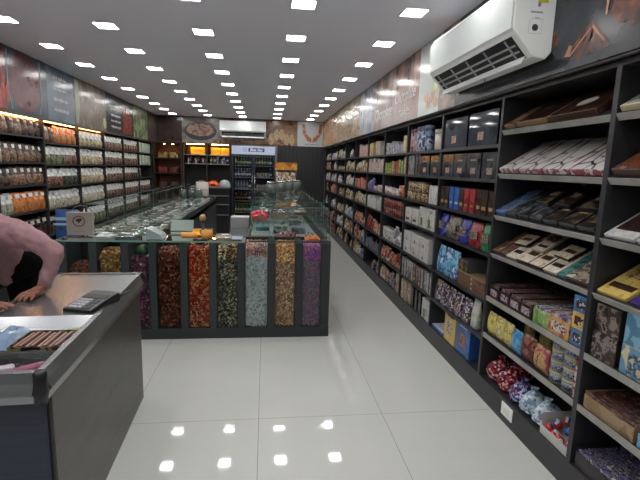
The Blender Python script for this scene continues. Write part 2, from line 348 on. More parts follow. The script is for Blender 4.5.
# ------------------------------------------------------------------ air conditioners
def aircon(label, L, M, side_marks):
    """local: x along the length 0..L, y = 0 at the wall, -y out into the room, z up"""
    t = empty('air_conditioner'); t.matrix_world = M; tag(t, label, 'air conditioner')
    prof = [(0, .0), (-.03, -.035), (-.10, -.025), (-.205, .085), (-.222, .11), (-.225, .30), (-.205, .345), (-.16, .355), (0, .355)]
    b = MB().prism(prof, 'x', 0, L).build('body', M_white, t); bv = b.modifiers.new('b', 'BEVEL'); bv.width = .006; bv.segments = 3
    MB().prism([(-.2265, .105), (-.2295, .11), (-.2295, .31), (-.2265, .315)], 'x', .012, L-.012).build('front_cover', mat('gloss_white', H('#dfe5e4'), .08, coat=.6), t)
    # outlet along the slanted lower face
    s0, s1 = Vector((0, -.106, -.018)), Vector((0, -.20, .080)); n = Vector((0, -.722, -.692)).normalized()
    def strip(u0, u1, x0, x1, out, th, m, nm, par=t):
        a = s0.lerp(s1, u0); c = s0.lerp(s1, u1); X = Vector((1, 0, 0)); mb = MB()
        vs = [a+X*x0+n*out, a+X*x1+n*out, c+X*x1+n*out, c+X*x0+n*out, a+X*x0+n*(out+th), a+X*x1+n*(out+th), c+X*x1+n*(out+th), c+X*x0+n*(out+th)]
        mb.add(vs, [(0,3,2,1),(4,5,6,7),(0,1,5,4),(1,2,6,5),(2,3,7,6),(3,0,4,7)]); return mb.build(nm, m, par)
    o = strip(.0, 1., .05, L-.05, .001, .003, M_dkplastic, 'air_outlet')
    for k in range(2): strip(.3+.28*k, .38+.28*k, .06, L-.06, .004, .004, mat('grey_vane', H('#a4a7aa'), .4), 'guide_vane')
    for k in range(5): strip(.1, .95, .12+k*(L-.24)/4, .12+k*(L-.24)/4+.008, .004, .008, mat('grey_vane', H('#a4a7aa'), .4), 'cross_vane')
    a = MB(); a.box((.05, -.006, -.03), (L-.05, .0, .03), M=T(0, -.118, -.026) @ rx(-.5)); a.build('flap', M_white, t)
    for side in side_marks:
        x = L if side > 0 else 0; e = .0015*side
        def st(y0, z0, y1, z1, m, nm='sticker'):
            MB().box((min(x, x+e), y0, z0), (max(x, x+e), y1, z1)).build(nm, m, t)
        g = mat('sticker_grey', H('#8c8a9a'), .5); lg = mat('sticker_pale', H('#c9c9c6'), .5)
        st(-.10, .235, -.045, .34, mat('sticker_yellow', H('#c9c63a'), .4)); st(-.09, .25, -.055, .30, mat('sticker_green', H('#5f9a45'), .4), 'sticker_mark')
        st(-.19, .26, -.125, .34, mat('sticker_lilac', H('#b3aac0'), .4)); st(-.18, .262, -.14, .27, g)
        st(-.10, .215, -.085, .235, g); st(-.135, .185, -.07, .192, g); st(-.13, .155, -.06, .158, lg); st(-.11, .16, -.085, .163, g)
        mb = MB(); mb.lathe([(.0165, 0), (.0165, .0015)], n=20, M=T(x, -.105, .115) @ ry(PI/2*side)); mb.build('round_sticker', mat('dark_green', H('#3c4740'), .5), t)
        for (y0, z0, y1, z1) in ((-.14, .085, -.138, .15), (-.07, .085, -.068, .15), (-.14, .085, -.07, .087)): st(y0, z0, y1, z1, lg)
    return t
# right wall unit: x axis runs toward the camera (-Y), wall normal -X
M = Matrix(((0, 1, 0, RX), (-1, 0, 0, 3.41), (0, 0, 1, 2.20), (0, 0, 0, 1)))
aircon('large white split air conditioner on the right wall above the shelves', 1.165, M, (1,))
M = Matrix(((1, 0, 0, -1.13), (0, 1, 0, YB-.03), (0, 0, 1, 2.305), (0, 0, 0, 1)))
aircon('white split air conditioner high on the back wall above the fridge', 1.13, M, ())
tag(MB().tube([(1.36, 2.75, 2.175), (1.362, 2.75, 2.14), (1.365, 2.755, 2.10)], .003).build('hanging_cord', M_dkplastic), 'short black cord hanging below the near air conditioner', 'cord')
# ------------------------------------------------------------------ shelving
RY = [.9, 1.85, 2.81, 3.80, 4.76, 5.70, 6.64, 7.60, 8.56, 9.52, 10.48, 11.44]
LVN = [1.85, 1.57, 1.295, 1.035, .735, .47]; LVF = [1.765, 1.53, 1.27, 1.02, .69, .42]
BAYN = ['nearest', 'second', 'third', 'fourth', 'fifth', 'sixth', 'seventh', 'eighth', 'ninth', 'tenth', 'farthest']
TILT = math.radians(31)
def r_levels(b): return LVN if b < 2 else LVF
for b in range(11):
    y0, y1 = RY[b], RY[b+1]; t = empty('shelf_unit', (RXF, (y0+y1)/2, 0)); h = (y1-y0)/2
    tag(t, 'charcoal wall shelving bay on the right wall, %s from the camera' % BAYN[b], 'shelf unit', 'shelving bays along the right wall')
    MB().box((0, -h, .0), (.40, h, .15)).build('plinth', M_shelf, t)
    MB().box((.385, -h, .15), (.40, h, 2.06)).build('back_panel', M_back, t)
    MB().box((0, -h, 2.055), (.40, h, 2.08)).build('top_panel', M_shelf, t)
    tk = .012 if b > 1 else .015
    MB().box((0, h-tk, .15), (.385, h, 2.055)).build('side_panel', M_shelf, t); MB().box((0, -h, .15), (.385, -h+tk, 2.055)).build('side_panel', M_shelf, t)
    for k, z in enumerate(r_levels(b)):
        a = TILT if (b < 2 and k < 4) else 0.
        ln = .36 if a == 0 else .375
        S = MB().box((0, -h+tk, -.018), (ln, h-tk, 0)).build('shelf_board', M_shelf, t, (0.004, 0, z), (0, -a, 0))
        MB().box((-.004, -h+tk, -.03 if b < 2 else -.02), (0, h-tk, .004)).build('edge_strip', M_edge if b < 2 else M_shelf, S)
LY = [4.81, 5.83, 6.85, 7.87, 8.89, 9.91, 10.95]
LLN = [1.84, 1.54, 1.285, .98, .66]; LLF = [1.79, 1.52, 1.24, .955, .64]
LF = -2.66
for b in range(6):
    y0, y1 = LY[b], LY[b+1]; h = (y1-y0)/2; t = empty('shelf_unit', (LF, (y0+y1)/2, 0))
    tag(t, 'charcoal wall shelving bay on the left wall, %s from the camera' % (BAYN[b] if b < 5 else 'farthest'), 'shelf unit', 'shelving bays along the left wall')
    MB().box((-.34, -h, 0), (0, h, .1)).build('plinth', M_shelf, t)
    MB().box((-.355, -h, .1), (-.34, h, 2.05)).build('back_panel', M_back, t)
    MB().box((-.34, -h, 2.045), (0, h, 2.068)).build('top_panel', M_shelf, t)
    wt = .02 if b == 0 else .008
    MB().box((-.34, h-wt, .1), (0, h, 2.045)).build('side_panel', mat('brown_side', H('#332c2c'), .5) if b == 0 else M_shelf, t); MB().box((-.34, -h, .1), (0, -h+wt, 2.045)).build('side_panel', M_shelf, t)
    for z in (LLN if b == 0 else LLF) + [.36]:
        MB().box((-.33, -h+.02, z-.02), (-.003, h-.02, z)).build('shelf_board', M_shelf, t)
    if b < 3:
        MB().box((-.06, -h+.03, 2.036), (-.045, h-.03, 2.044)).build('led_strip', M_warm if b < 2 else mat('warm_led_dim', (1,.6,.3), .5, emis=(1., .5, .2), es=6.), t)
# ------------------------------------------------------------------ product prototypes (face -X, width on Y, base at z=0, front at x=0)
def pouch_mesh(w, d, h, mats, seed=0, rings=None):
    rr = random.Random(seed); mb = MB(); n = 14
    R = rings or [(0, .82, .92), (.06, 1, .97), (.3, 1.05, 1.), (.55, .9, 1.), (.66, .75, .99), (.78, .5, .98), (.9, .2, .97), (1., .06, .97)]
    vs = []
    for i, (fz, fd, fw) in enumerate(R):
        for k in range(n):
            a = 2*PI*k/n; ca, sa = math.cos(a), math.sin(a); e = .6
            x = d/2*fd*math.copysign(abs(ca)**e, ca); y = w/2*fw*math.copysign(abs(sa)**e, sa)
            j = .05 if 0 < i < len(R)-1 else .02
            vs.append((d/2+x*(1+rr.uniform(-j*2, j*2)), y*(1+rr.uniform(-j*.4, j*.4)), h*fz + (rr.uniform(-.02, .02)*h if i in (3, 4, 5) else 0)))
    o = len(mb.v); mb.v += vs
    for i in range(len(R)-1):
        for k in range(n):
            mb.f.append((i*n+k, i*n+(k+1) % n, (i+1)*n+(k+1) % n, (i+1)*n+k)); mb.m.append(0 if R[i+1][0] < (.7 if rings else .6) else 1); mb.sm.append(True)
    mb.f.append(tuple(range(n))[::-1]); mb.m.append(0); mb.sm.append(False)
    mb.f.append(tuple((len(R)-1)*n+k for k in range(n))); mb.m.append(1); mb.sm.append(False)
    return mb
PK = {}
def lab_part(p, w, h, x, z, y=0., m=None, nm='label', tilt=0., th=.0012, eye=None):
    mb = MB().box((-th, -w/2, -h/2), (0, w/2, h/2)); o = mb.build(nm, m or M_label, p, (x, y, z), (0, tilt, 0)); return kid(p, o)
M_film = mat('clear_film', H('#d4dada'), .2, bump=(40, .6), coat=.5)  # pale pouch-top colour, brightened to carry the glare on the film
def mute(c, k=.85):
    l = .3*c[0]+.59*c[1]+.11*c[2]; return tuple((l+(x-l)*k)*.8 for x in c)
def nuts(nm, cs, sc=55): return speck('nuts_'+nm, [mute(H(c), .9) for c in cs], sc, rough=.3, bump=.5, coat=.4)
def make_pouch(key, name, w, d, h, content, top, label=None, seed=1, lz=.72, lw=.42, lh=.2):
    o = pouch_mesh(w, d, h, None, seed).build(name, [content, top])
    if label: lab_part(o, w*lw, h*lh, d*.12, h*lz, m=label, tilt=.16)
    PK[key] = (o, w, d, h); return o
def make_box(key, name, w, d, h, front, side, parts=(), bev=.002):
    mb = MB().box((0, -w/2, 0), (d, w/2, h), 0, bev=bev)
    # front face material
    o = mb.build(name, [side, front])
    for p in o.data.polygons:
        if p.normal.x < -.9: p.material_index = 1
    for (nm, pw, ph, y, z, m) in parts: lab_part(o, w*pw, h*ph, -.0002, h*z, y*w, m, nm)
    PK[key] = (o, w, d, h); return o
def make_slab(key, name, w, ln, th, topm, side, parts=()):
    """lying pack: ln along +X (depth), printed top"""
    mb = MB().box((0, -w/2, 0), (ln, w/2, th), 0, bev=min(.003, th*.2)); o = mb.build(name, [side, topm])
    for p in o.data.polygons:
        if p.normal.z > .9: p.material_index = 1
    for (nm, pl, pw, x, y, m, shape) in parts:
        q = MB()
        if shape == 'oval': q.add([(ln*pl/2*math.cos(2*PI*k/20), w*pw/2*math.sin(2*PI*k/20), 0) for k in range(20)], [tuple(range(20))])
        else: q.box((-ln*pl/2, -w*pw/2, -.0008), (ln*pl/2, w*pw/2, 0.0))
        kid(o, q.build(nm, m, o, (ln*x, w*y, th+.0012)))
    PK[key] = (o, w, ln, th); return o
def make_round(key, name, r, h, body, lid, band=None, lidh=.15, taper=1.):
    o = MB().lathe([(r*.96*taper, 0), (r*taper, .01*h), (r, h*(1-lidh)), (r*.97, h*(1-lidh)+.001)], (r, 0, 0), 18).build(name, body)
    kid(o, MB().lathe([(r*1.03, h*(1-lidh)), (r*1.03, h*.98), (r*.98, h)], (r, 0, 0), 18).build('lid', lid, o))
    if band: kid(o, MB().lathe([(r*1.01, h*.2), (r*1.01, h*.68)], (r, 0, 0), 18).build('label', band, o))
    PK[key] = (o, 2*r*1.03, 2*r, h); return o
def make_cluster(key, name, w, d, h, m, seed=0, nb=14, br=.022, tie=None):
    """bulgy bag of balls: lumps under a gathered neck"""
    rr = random.Random(seed); mb = MB()
    base = [(.55, 0), (.95, .12), (1., .35), (.85, .62), (.45, .80), (.16, .88), (.28, 1.)]
    n = 16; vs = []
    for i, (f, z) in enumerate(base):
        for k in range(n):
            a = 2*PI*k/n; q = 1 + (rr.uniform(-.12, .12) if i not in (0,) else 0)
            vs.append((d/2 + d/2*f*math.cos(a)*q, w/2*f*math.sin(a)*q, h*z + rr.uniform(-.02, .02)*h*(i > 0)))
    mb.v += vs
    for i in range(len(base)-1):
        for k in range(n): mb.f.append((i*n+k, i*n+(k+1) % n, (i+1)*n+(k+1) % n, (i+1)*n+k)); mb.m.append(0); mb.sm.append(False)
    mb.f.append(tuple(range(n))[::-1]); mb.m.append(0); mb.sm.append(False); mb.f.append(tuple((len(base)-1)*n+k for k in range(n))); mb.m.append(0); mb.sm.append(False)
    o = mb.build(name, m)
    PK[key] = (o, w, d, h); return o
USED = {}
def place(key, loc, rot=(0,0,0), label='', cat='', group='', scale=None):
    p = PK[key][0]
    if key in USED: o = dup(p)
    else: o = p; USED[key] = 1
    o.location = loc; o.rotation_euler = rot
    o.scale = scale or (1, 1, 1)
    tag(o, label, cat, group); return o
# print helper
def pr(nm, *cs, sc=22, **k): return speck('print_'+nm, [mute(H(c)) for c in cs], sc, rough=k.pop('rough', .3), kind=k.pop('kind', 'noise'), **k)
exec_rows = []
D = {}
def design(key, kind, phrase, cat, *a, **k): D[key] = (kind, phrase, cat)
def bx(key, phrase, w, h, d, front, side, parts=(), cat='box', nm='product_box'):
    make_box(key, nm, w, d, h, front, side, parts); D[key] = ('up', phrase, cat)
def pc(key, phrase, w, h, d, content, top, label=None, cat='pouch', nm='snack_pouch', seed=1, **k):
    make_pouch(key, nm, w, d, h, content, top, label, seed, **k); D[key] = ('up', phrase, cat)
def sl(key, phrase, w, ln, th, top, side, parts=(), cat='chocolate bar', nm='chocolate_bar'):
    make_slab(key, nm, w, ln, th, top, side, parts); D[key] = ('up', phrase, cat)
def rd(key, phrase, r, h, body, lid, band=None, cat='tub', nm='tub', **k):
    make_round(key, nm, r, h, body, lid, band, **k); D[key] = ('up', phrase, cat)
m_ = lambda nm, c, r=.3: mat('pl_'+nm, mute(H(c)), r)
W_, K_ = m_('white', '#cfcdc9'), m_('black', '#17181b')
BR, DB, GD = m_('brown', '#4a2c22'), m_('darkbrown', '#2c1c18'), m_('gold', '#b98f4e')
RD, BL, YE, GR, PU, TE, OR, PK_, CR = m_('red', '#a81f26'), m_('blue', '#2358a8'), m_('yellow', '#d9b93a'), m_('green', '#2f8a4e'), m_('purple', '#4a2f86'), m_('teal', '#3b7d80'), m_('orange', '#d97a2a'), m_('pink', '#c58a9a'), m_('cream', '#cbb894')
LB = m_('lightblue', '#6fb3d6'); CB = m_('card', '#8c6a48', .7); GY = m_('grey', '#5a5d63')
# --- bay 2 (right) L1..L2
sl('gift_tan', 'thin tan chocolate box', .12, .29, .03, pr('tan', '#8c6a48', '#b08a5c', '#6b4c34'), CB, cat='chocolate box', nm='chocolate_box')
sl('gift_brown', 'dark brown gift box with small oval', .30, .29, .035, pr('dkb', '#2a1a16', '#3f251c', '#1c1413', sc=9), CB, (('oval_label', .16, .3, .55, .1, m_('greyoval', '#6b6a66'), 'oval'),), cat='chocolate box', nm='chocolate_box')
sl('gift_oval', 'dark brown gift box with big white oval', .36, .29, .038, pr('dkb2', '#3a2018', '#4f2e20', '#24150f', sc=9), BR, (('oval_label', .3, .34, .42, .05, m_('ovalw', '#f0eeea'), 'oval'),), cat='chocolate box', nm='chocolate_box')
def line_print():
    m, nt, b = nodes_of('line_print'); N = nt.nodes; L = nt.links
    tc = N.new('ShaderNodeTexCoord'); v = N.new('ShaderNodeTexVoronoi'); v.feature = 'DISTANCE_TO_EDGE'; v.voronoi_dimensions = '2D'; v.inputs['Scale'].default_value = 4.2
    mp = N.new('ShaderNodeMapping'); mp.inputs['Scale'].default_value = (1, 1.6, 1); mp.inputs['Rotation'].default_value = (0, 0, .5)
    L.new(tc.outputs['Object'], mp.inputs[0]); L.new(mp.outputs[0], v.inputs['Vector'])
    cr = N.new('ShaderNodeValToRGB'); e = cr.color_ramp.elements; e[0].position = 0; e[0].color = (*H('#1b1718'), 1); e[1].position = .03; e[1].color = (*H('#d3cfcd'), 1); cr.color_ramp.interpolation = 'CONSTANT'
    L.new(v.outputs['Distance'], cr.inputs[0]); L.new(cr.outputs[0], b.inputs['Base Color']); b.inputs['Roughness'].default_value = .3; return m
M_line = line_print()
sl('white_line', 'white chocolate box with black line drawing', .225, .36, .035, M_line, pr('wred', '#b9b3b6', '#a34a54', '#d8d4d4', sc=14), (('red_motif', .05, .12, .35, .1, m_('wine', '#7d1f2c'), 'oval'), ('dark_stripe', .7, .05, .55, -.28, K_, 'box')), cat='chocolate box', nm='chocolate_box')
sl('wrap_blue', 'blue and orange chocolate pack', .12, .30, .03, pr('wb', '#2c4a78', '#5c8fc0', '#8a4a30'), BL)
sl('wrap_clear', 'black clear-windowed chocolate pack', .115, .30, .035, pr('wc', '#17191e', '#2c2f36', '#6b6f78', sc=16), K_, (('silver_edge', .9, .06, .5, .42, m_('silver', '#9a9da3', .2), 'box'),))
sl('wrap_dark', 'black and gold chocolate pack', .125, .30, .035, pr('wd', '#1a1716', '#2c2422', '#6b5638', sc=16), K_, (('gold_label', .2, .45, .45, 0, pr('gl', '#a3805a', '#d0b48c', '#3f2c20', sc=60), 'box'),))
sl('bar_brown', 'brown foil chocolate bar', .085, .30, .022, pr('bb', '#3a251c', '#6b4a34', '#8c6a4c'), DB)
sl('bar_cream', 'white chocolate bar with brown picture', .12, .31, .02, pr('bc', '#d8d2c4', '#c9bda6', '#e2ddd2'), CR, (('picture', .3, .7, .55, 0, pr('bp', '#8c5c38', '#3f2418', '#c9a57c', sc=40), 'box'), ('title', .1, .7, .2, 0, DB, 'box')))
sl('bar_gold', 'cream and dark brown chocolate bar', .13, .31, .022, pr('bg', '#cdbd9c', '#dcd2ba', '#b89d70'), DB, (('dark_half', .45, .96, .75, 0, DB, 'box'), ('title', .12, .6, .28, 0, BR, 'box')))
sl('bar_teal', 'teal chocolate bar', .075, .31, .02, pr('bt', '#2c5c5e', '#4a8c8c', '#1f4446'), TE)
sl('bar_clear', 'clear-wrapped cream chocolate pack', .165, .30, .03, pr('bcl', '#6b5a4a', '#a89a88', '#3f332b', '#cfc6b8', sc=20), BR, (('seal', .3, .6, .5, 0, pr('seal', '#8c6a4c', '#c9b394'), 'oval'),))
sl('bar_yellow', 'yellow chocolate bar with nut picture', .17, .30, .018, pr('by', '#d9b440', '#e2c458', '#c79e34'), YE, (('picture', .35, .6, .62, .05, pr('byp', '#8c5a2a', '#d9b060', '#6b3f20', sc=40), 'box'), ('title', .12, .8, .22, 0, BR, 'box')))
sl('bar_purple', 'purple chocolate bar with white lettering', .16, .30, .018, pr('bpu', '#3a2478', '#4a3290', '#2f1c66'), PU, (('title', .3, .55, .35, 0, pr('bpt', '#d8d4e2', '#4a3290', '#e8e4ee', sc=30), 'box'),))
sl('bar_picture', 'black and white chocolate pack with picture', .17, .34, .02, pr('bk', '#c9c6c4', '#dcd9d6'), W_, (('picture', .4, .8, .35, 0, pr('bkp', '#1a1515', '#4a2c24', '#17181b', sc=26), 'box'), ('second_picture', .22, .8, .78, 0, pr('bkp2', '#26282c', '#5a5d60', sc=26), 'box')))
sl('bar_rust', 'reddish brown chocolate box', .2, .32, .04, pr('rust', '#5c2c1c', '#8c4a2c', '#3a1c14', '#b08060', sc=20), BR, cat='chocolate box', nm='chocolate_box')
sl('sheet_cream', 'cream and grey chocolate box', .22, .32, .03, pr('shc', '#b5b0a4', '#d0ccc2', '#8c867a'), CR, cat='chocolate box', nm='chocolate_box')
# display cartons
def dbox(key, phrase, w, h, d, outer, fill, cat='display box', label=None):
    """open-topped carton with bars standing in it"""
    t = 0.004; mb = MB(); mb.box((0,-w/2,0),(d,w/2,t)); mb.box((0,-w/2,t),(t,w/2,h*.72)); mb.box((d-t,-w/2,t),(d,w/2,h*1.1)); mb.box((t,-w/2,t),(d-t,-w/2+t,h*.9)); mb.box((t,w/2-t,t),(d-t,w/2,h*.9))
    o = mb.build('display_box', outer); n = max(3, int(d/.022))
    q = MB()
    for k in range(n): q.box((t+.002+k*(d-2*t)/n, -w/2+t+.003, t), (t+(k+1)*(d-2*t)/n-.003, w/2-t-.003, h*(.86+.04*((k*3) % 3))), bev=.002)
    kid(o, q.build('packed_bars', fill, o))
    if label: lab_part(o, w*.7, h*.4, -.0002, h*.36, m=label)
    PK[key] = (o, w, d, h*1.1); D[key] = ('up', phrase, cat)
dbox('disp_brown', 'dark brown display carton of chocolate bars', .125, .105, .3, pr('dpb', '#2c1a1c', '#4a2f36', '#1f1416'), pr('dpf', '#4a2c2c', '#6b4a44', '#8c7a78'), label=pr('dpl', '#2a1c26', '#c9b9c4', '#6b3a5a', sc=60))
dbox('disp_green', 'green display carton of candies', .15, .115, .3, pr('dgg', '#5c8c3a', '#8ab45c', '#c9d6a0', sc=14), pr('dgf', '#6b5a78', '#c9c4cc', '#4a3a54'))
dbox('disp_orange', 'orange display carton of wafers', .17, .13, .3, pr('dog', '#c9843a', '#d9a45c', '#b0602a', sc=12), pr('dof', '#5c4a6b', '#a89ab0', '#d9cdd0'), label=pr('dol', '#6b2c4a', '#e2d2c4', '#8c3a5a', sc=50))
bx('cube_blue', 'small blue carton', .10, .085, .12, pr('cub', '#3a7ab8', '#4a8ac6'), BL, (('picture', .6, .55, 0, .5, pr('cbp', '#6b3a24', '#2c1a24', '#c9d6e2', sc=50)),))
bx('cube_yellow', 'small yellow carton', .10, .085, .12, pr('cuy', '#d9a83a', '#e2b84a'), YE, (('picture', .6, .55, 0, .5, pr('cyp', '#6b3a24', '#3a1c24', '#d9c48c', sc=50)),))
# pillow bags
pil = [(0,.1,.95),(.08,.4,.97),(.25,.95,1.),(.5,1.1,1.),(.75,.95,1.),(.92,.4,.97),(1.,.08,.95)]
def pillow(key, phrase, w, h, d, m, end, cat='bag', nm='sweet_bag', seed=2, label=None):
    o = pouch_mesh(w, d, h, None, seed, None if key.startswith('bag_') else pil).build(nm, [m, m])
    if label: lab_part(o, w*.7, h*.35, -d*.06, h*.5, m=label)
    PK[key] = (o, w, d, h); D[key] = ('up', phrase, cat)
pillow('pil_yellow', 'yellow sweet packet', .10, .16, .045, pr('py', '#d9c84a', '#e2d670', '#b89a3a', '#d9d29a'), YE)
pillow('pil_blue', 'bright blue sweet packet', .10, .15, .045, pr('pb', '#2a8ac6', '#5cb0dc', '#2a6a9a'), BL)
pillow('pil_red', 'red and brown sweet packet', .13, .16, .05, pr('prd', '#7d2430', '#4a2420', '#b05a4a', '#8c6a3a'), RD)
pillow('pil_pink', 'pink and orange sweet packet', .13, .15, .05, pr('pp', '#a8405a', '#c98a5a', '#c9a84a', '#6b2c44'), PK_)
pillow('bag_purple', 'blue and purple sweet bag', .13, .17, .07, pr('bpp', '#3a3a8c', '#5c5cb0', '#8c9ac9', '#2a1c4a'), PU, label=pr('violet_bag_print', '#c9c0b4', '#4a3a34', '#8c7a6a', sc=70))
pillow('bag_choco', 'wide brown chocolate bag', .26, .19, .08, pr('bch', '#2c1f20', '#5a4440', '#8c7a70', '#3a2a2c'), DB, label=pr('cocoa_bag_print', '#c9c0b4', '#4a3a34', '#8c7a6a', sc=70))
pillow('bag_blue', 'royal blue chocolate bag', .15, .19, .07, pr('bbl', '#1f2c8c', '#2c3cb0', '#5a7ac9', pos=[0,.35,.75]), BL, label=pr('azure_bag_print', '#c9c0b4', '#4a3a34', '#8c7a6a', sc=70))
pillow('bag_red', 'red chocolate bag', .19, .19, .07, pr('brd', '#a81c24', '#8c1620', '#c95a4a', pos=[0,.4,.8]), RD, label=pr('crimson_bag_print', '#c9c0b4', '#4a3a34', '#8c7a6a', sc=70))
pillow('bag_green', 'green chocolate bag', .16, .20, .07, pr('bgr', '#2a8a4c', '#1f6b3c', '#5cb07a', pos=[0,.4,.8]), GR, label=pr('emerald_bag_print', '#c9c0b4', '#4a3a34', '#8c7a6a', sc=70))
pillow('bag_sky', 'light blue sweet bag', .13, .24, .07, pr('bsk', '#3a9ac9', '#7cc4e2', '#2a6ab0', '#c9e2ee', sc=14), LB)
pillow('bag_multi', 'red, white and purple chocolate bag', .125, .19, .07, pr('bmu', '#7a2430', '#d0ccd0', '#3a3064', '#4a342a', '#c9a464', sc=24), PU)
pillow('bag_orange', 'orange-red snack bag', .13, .2, .07, pr('bor', '#b0583a', '#c9966a', '#7c2c2a', '#dccdb8', sc=9), OR)
pillow('bag_chips_green', 'green snack bag', .14, .19, .07, pr('bcg', '#5c7c4a', '#c4c4b0', '#b5ac7a', '#7c4a34', '#3a4a34', sc=9), GR)
pillow('bag_chips_yellow', 'yellow snack bag', .14, .2, .07, pr('bcy', '#c4a45c', '#9a6a44', '#dcd4bc', '#6b4a34', sc=9), YE)
pillow('bag_white', 'white and pink snack bag', .14, .2, .07, pr('bwh', '#d4d0cc', '#b59a9a', '#e6e2de', '#8c94a4', '#7a5a4a', sc=9), W_)
pillow('bag_blueyellow', 'blue and yellow snack bag', .14, .19, .07, pr('bby', '#3a5a8c', '#8ca4c4', '#c4b87a', '#c4ccd4', sc=9), BL)
pillow('bag_darkred', 'dark red snack bag', .13, .19, .07, pr('bdr', '#6b1f20', '#a83a2c', '#3a1416', '#c9946a', sc=9), RD)
make_cluster('foil_red', 'foil_bag', .15, .2, .17, speck('foilred', [H('#8c1a22'), H('#b03a42'), H('#6b1218'), H('#d9b0b0'), H('#3a2c5a')], 75, rough=.25, metal=.3), 1); D['foil_red'] = ('up', 'crumpled red foil sweet bag', 'sweet bag')  # palest cells are highlights painted into the foil colour
make_cluster('foil_purple', 'foil_bag', .14, .18, .15, speck('foilpur', [H('#2f2f66'), H('#5c5c94'), H('#7a2c44'), H('#a8acc9')], 75, rough=.25, metal=.3), 2); D['foil_purple'] = ('up', 'crumpled purple-blue foil sweet bag', 'sweet bag')  # pale cells paint highlights onto the foil
make_cluster('ball_bag', 'ball_bag', .13, .16, .16, speck('ballbag', [H('#8ca8c0'), H('#c4d0d8'), H('#6b84a0'), H('#d0d6da')], 70, rough=.25), 3); D['ball_bag'] = ('up', 'pale blue and white ball-shaped sweet bag', 'sweet bag')  # white cells are both the bag's own pattern and painted highlights
# tins
rd('tin', 'blue-white round tin', .047, .062, m_('tinbody', '#a9a78e', .3), m_('tinlid', '#b8b594', .3), pr('tin', '#2c3a5c', '#8c94ac', '#3a4a70', '#c4c9d0', sc=60), cat='tin', nm='tin', lidh=.22)
rd('tube_red', 'slim red and white tube', .022, .2, pr('tr', '#a83a3a', '#d9cdc4', '#8c1f24', sc=30), RD, cat='tube', nm='tube')
rd('jar_dark', 'dark red jar', .035, .10, pr('jd', '#5c1c20', '#a84a3a', '#2c1a1c', '#c98a7a', sc=40), m_('jl', '#3a1c1c'), cat='jar', nm='jar')
rd('tub_white', 'stacked white tub', .05, .05, pr('tw', '#c4c1bd', '#dedbd8', '#8c8a88', sc=14), m_('twl', '#b8b5b0'), cat='tub', nm='tub')
rd('cup_pink', 'pink and white cup', .04, .09, pr('cp', '#c49aa0', '#ded6d4', '#b0606a', sc=24), m_('cpl', '#c9c4c4'), cat='cup', nm='dessert_cup')
rd('jar_orange', 'orange jar', .05, .17, pr('jo', '#c9582a', '#d98a4a', '#a83a20', sc=24), m_('jol', '#c9a06a'), cat='jar', nm='jar')
rd('gold_round', 'gold round tub', .045, .095, pr('gr', '#8c6a3f', '#c9a870', '#4a3422', '#dcc9a0', sc=36), m_('grl', '#6b4c30'), cat='tub', nm='chocolate_tub')
rd('tube_pink', 'tall pink tube', .04, .24, pr('tp', '#a87a84', '#c9a4a0', '#6b4a5a', sc=14), m_('tpl', '#8c6470'), cat='tube', nm='tube')
rd('tube_blue', 'tall blue and white tube', .045, .25, pr('tb', '#2c4a8c', '#8ca4c9', '#c9d2de', '#3a3a6b', sc=14), m_('tbl', '#8c9ab5'), cat='tube', nm='tube')
rd('drum_white', 'round white tub', .09, .19, pr('dw', '#bdb7ae', '#d6d1c8', sc=10), m_('dwl', '#d0cbc2'), cat='tub', nm='tub', lidh=.2)
# cartons
bx('ferro', 'black gift box with gold emblem', .235, .19, .2, pr('fe', '#32363e', '#434852', '#5a5f68', '#262930', sc=6, rough=.08, kind='smooth'), m_('blackgloss', '#1a1c20', .06), (('gold_emblem', .34, .24, 0, .3, pr('feg', '#8c6248', '#c9a58c', '#4a3026', sc=50)), ('emblem_text', .4, .07, 0, .72, m_('goldtext', '#8c7a5a'))))
bx('ferro_big', 'large glossy black gift box with gold emblem', .44, .245, .2, pr('feb', '#3f454f', '#565c68', '#333842', sc=5, rough=.05, kind='smooth'), m_('blackgloss', '#1a1c20', .06), (('gold_emblem', .2, .24, .05, .3, pr('feg', '#8c6248')),))
bx('ferro_grey', 'black and grey gift box', .2, .205, .2, pr('feg2', '#2c2e33', '#6b6e76', '#a4a7ad', '#1d1f24', sc=18), K_)
for k, c in (('choc_black', '#231c1c'), ('choc_brown', '#3f2620')):
    bx(k, {'choc_black': 'black chocolate carton', 'choc_brown': 'dark brown chocolate carton'}[k], .085, .18, .16, pr(k, c, '#4a322a', '#1a1414', sc=16), DB, (('gold_mark', .6, .14, 0, .3, GD),))
bx('choc_blue', 'bright blue chocolate carton', .085, .18, .16, pr('cbl', '#2058b0', '#2c6cc4', '#1c4490', sc=10), BL, (('white_mark', .5, .1, 0, .3, W_),))
bx('choc_red', 'red chocolate carton', .085, .18, .16, pr('cre', '#a31c2c', '#b52c3a', '#7d1420', sc=10), RD, (('gold_mark', .5, .1, 0, .3, GD),))
bx('white_box', 'white carton with grey marks', .2, .16, .18, pr('wbx', '#c4c0ba', '#d6d2cc', '#aaa69f', pos=[0,.3,.8]), W_, (('brown_motif', .5, .16, .1, .25, BR),))
bx('white_leaf', 'tall white carton with green leaf', .2, .2, .18, pr('wlf', '#c4c4bc', '#d2d2cc', '#6b8c5c', pos=[0,.4,.8]), W_, (('leaf_motif', .3, .4, .15, .3, m_('leaf', '#5c7a4a')),))
bx('white_half', 'low white carton', .24, .115, .2, pr('wh', '#c6c2bc', '#d4d0ca', '#b4b0a8'), W_, (('small_mark', .12, .3, .1, .3, BR),))
bx('white_tall', 'white ribbed carton', .1, .17, .16, pr('wt', '#c9c9c6', '#dadad8', '#aab0ac', sc=6, stretch=(1,6,1)), W_)
bx('grey_book', 'grey upright carton', .06, .2, .2, pr('gb', '#8c8a88', '#bdb9b4', '#5c5a5a', sc=14), GY)
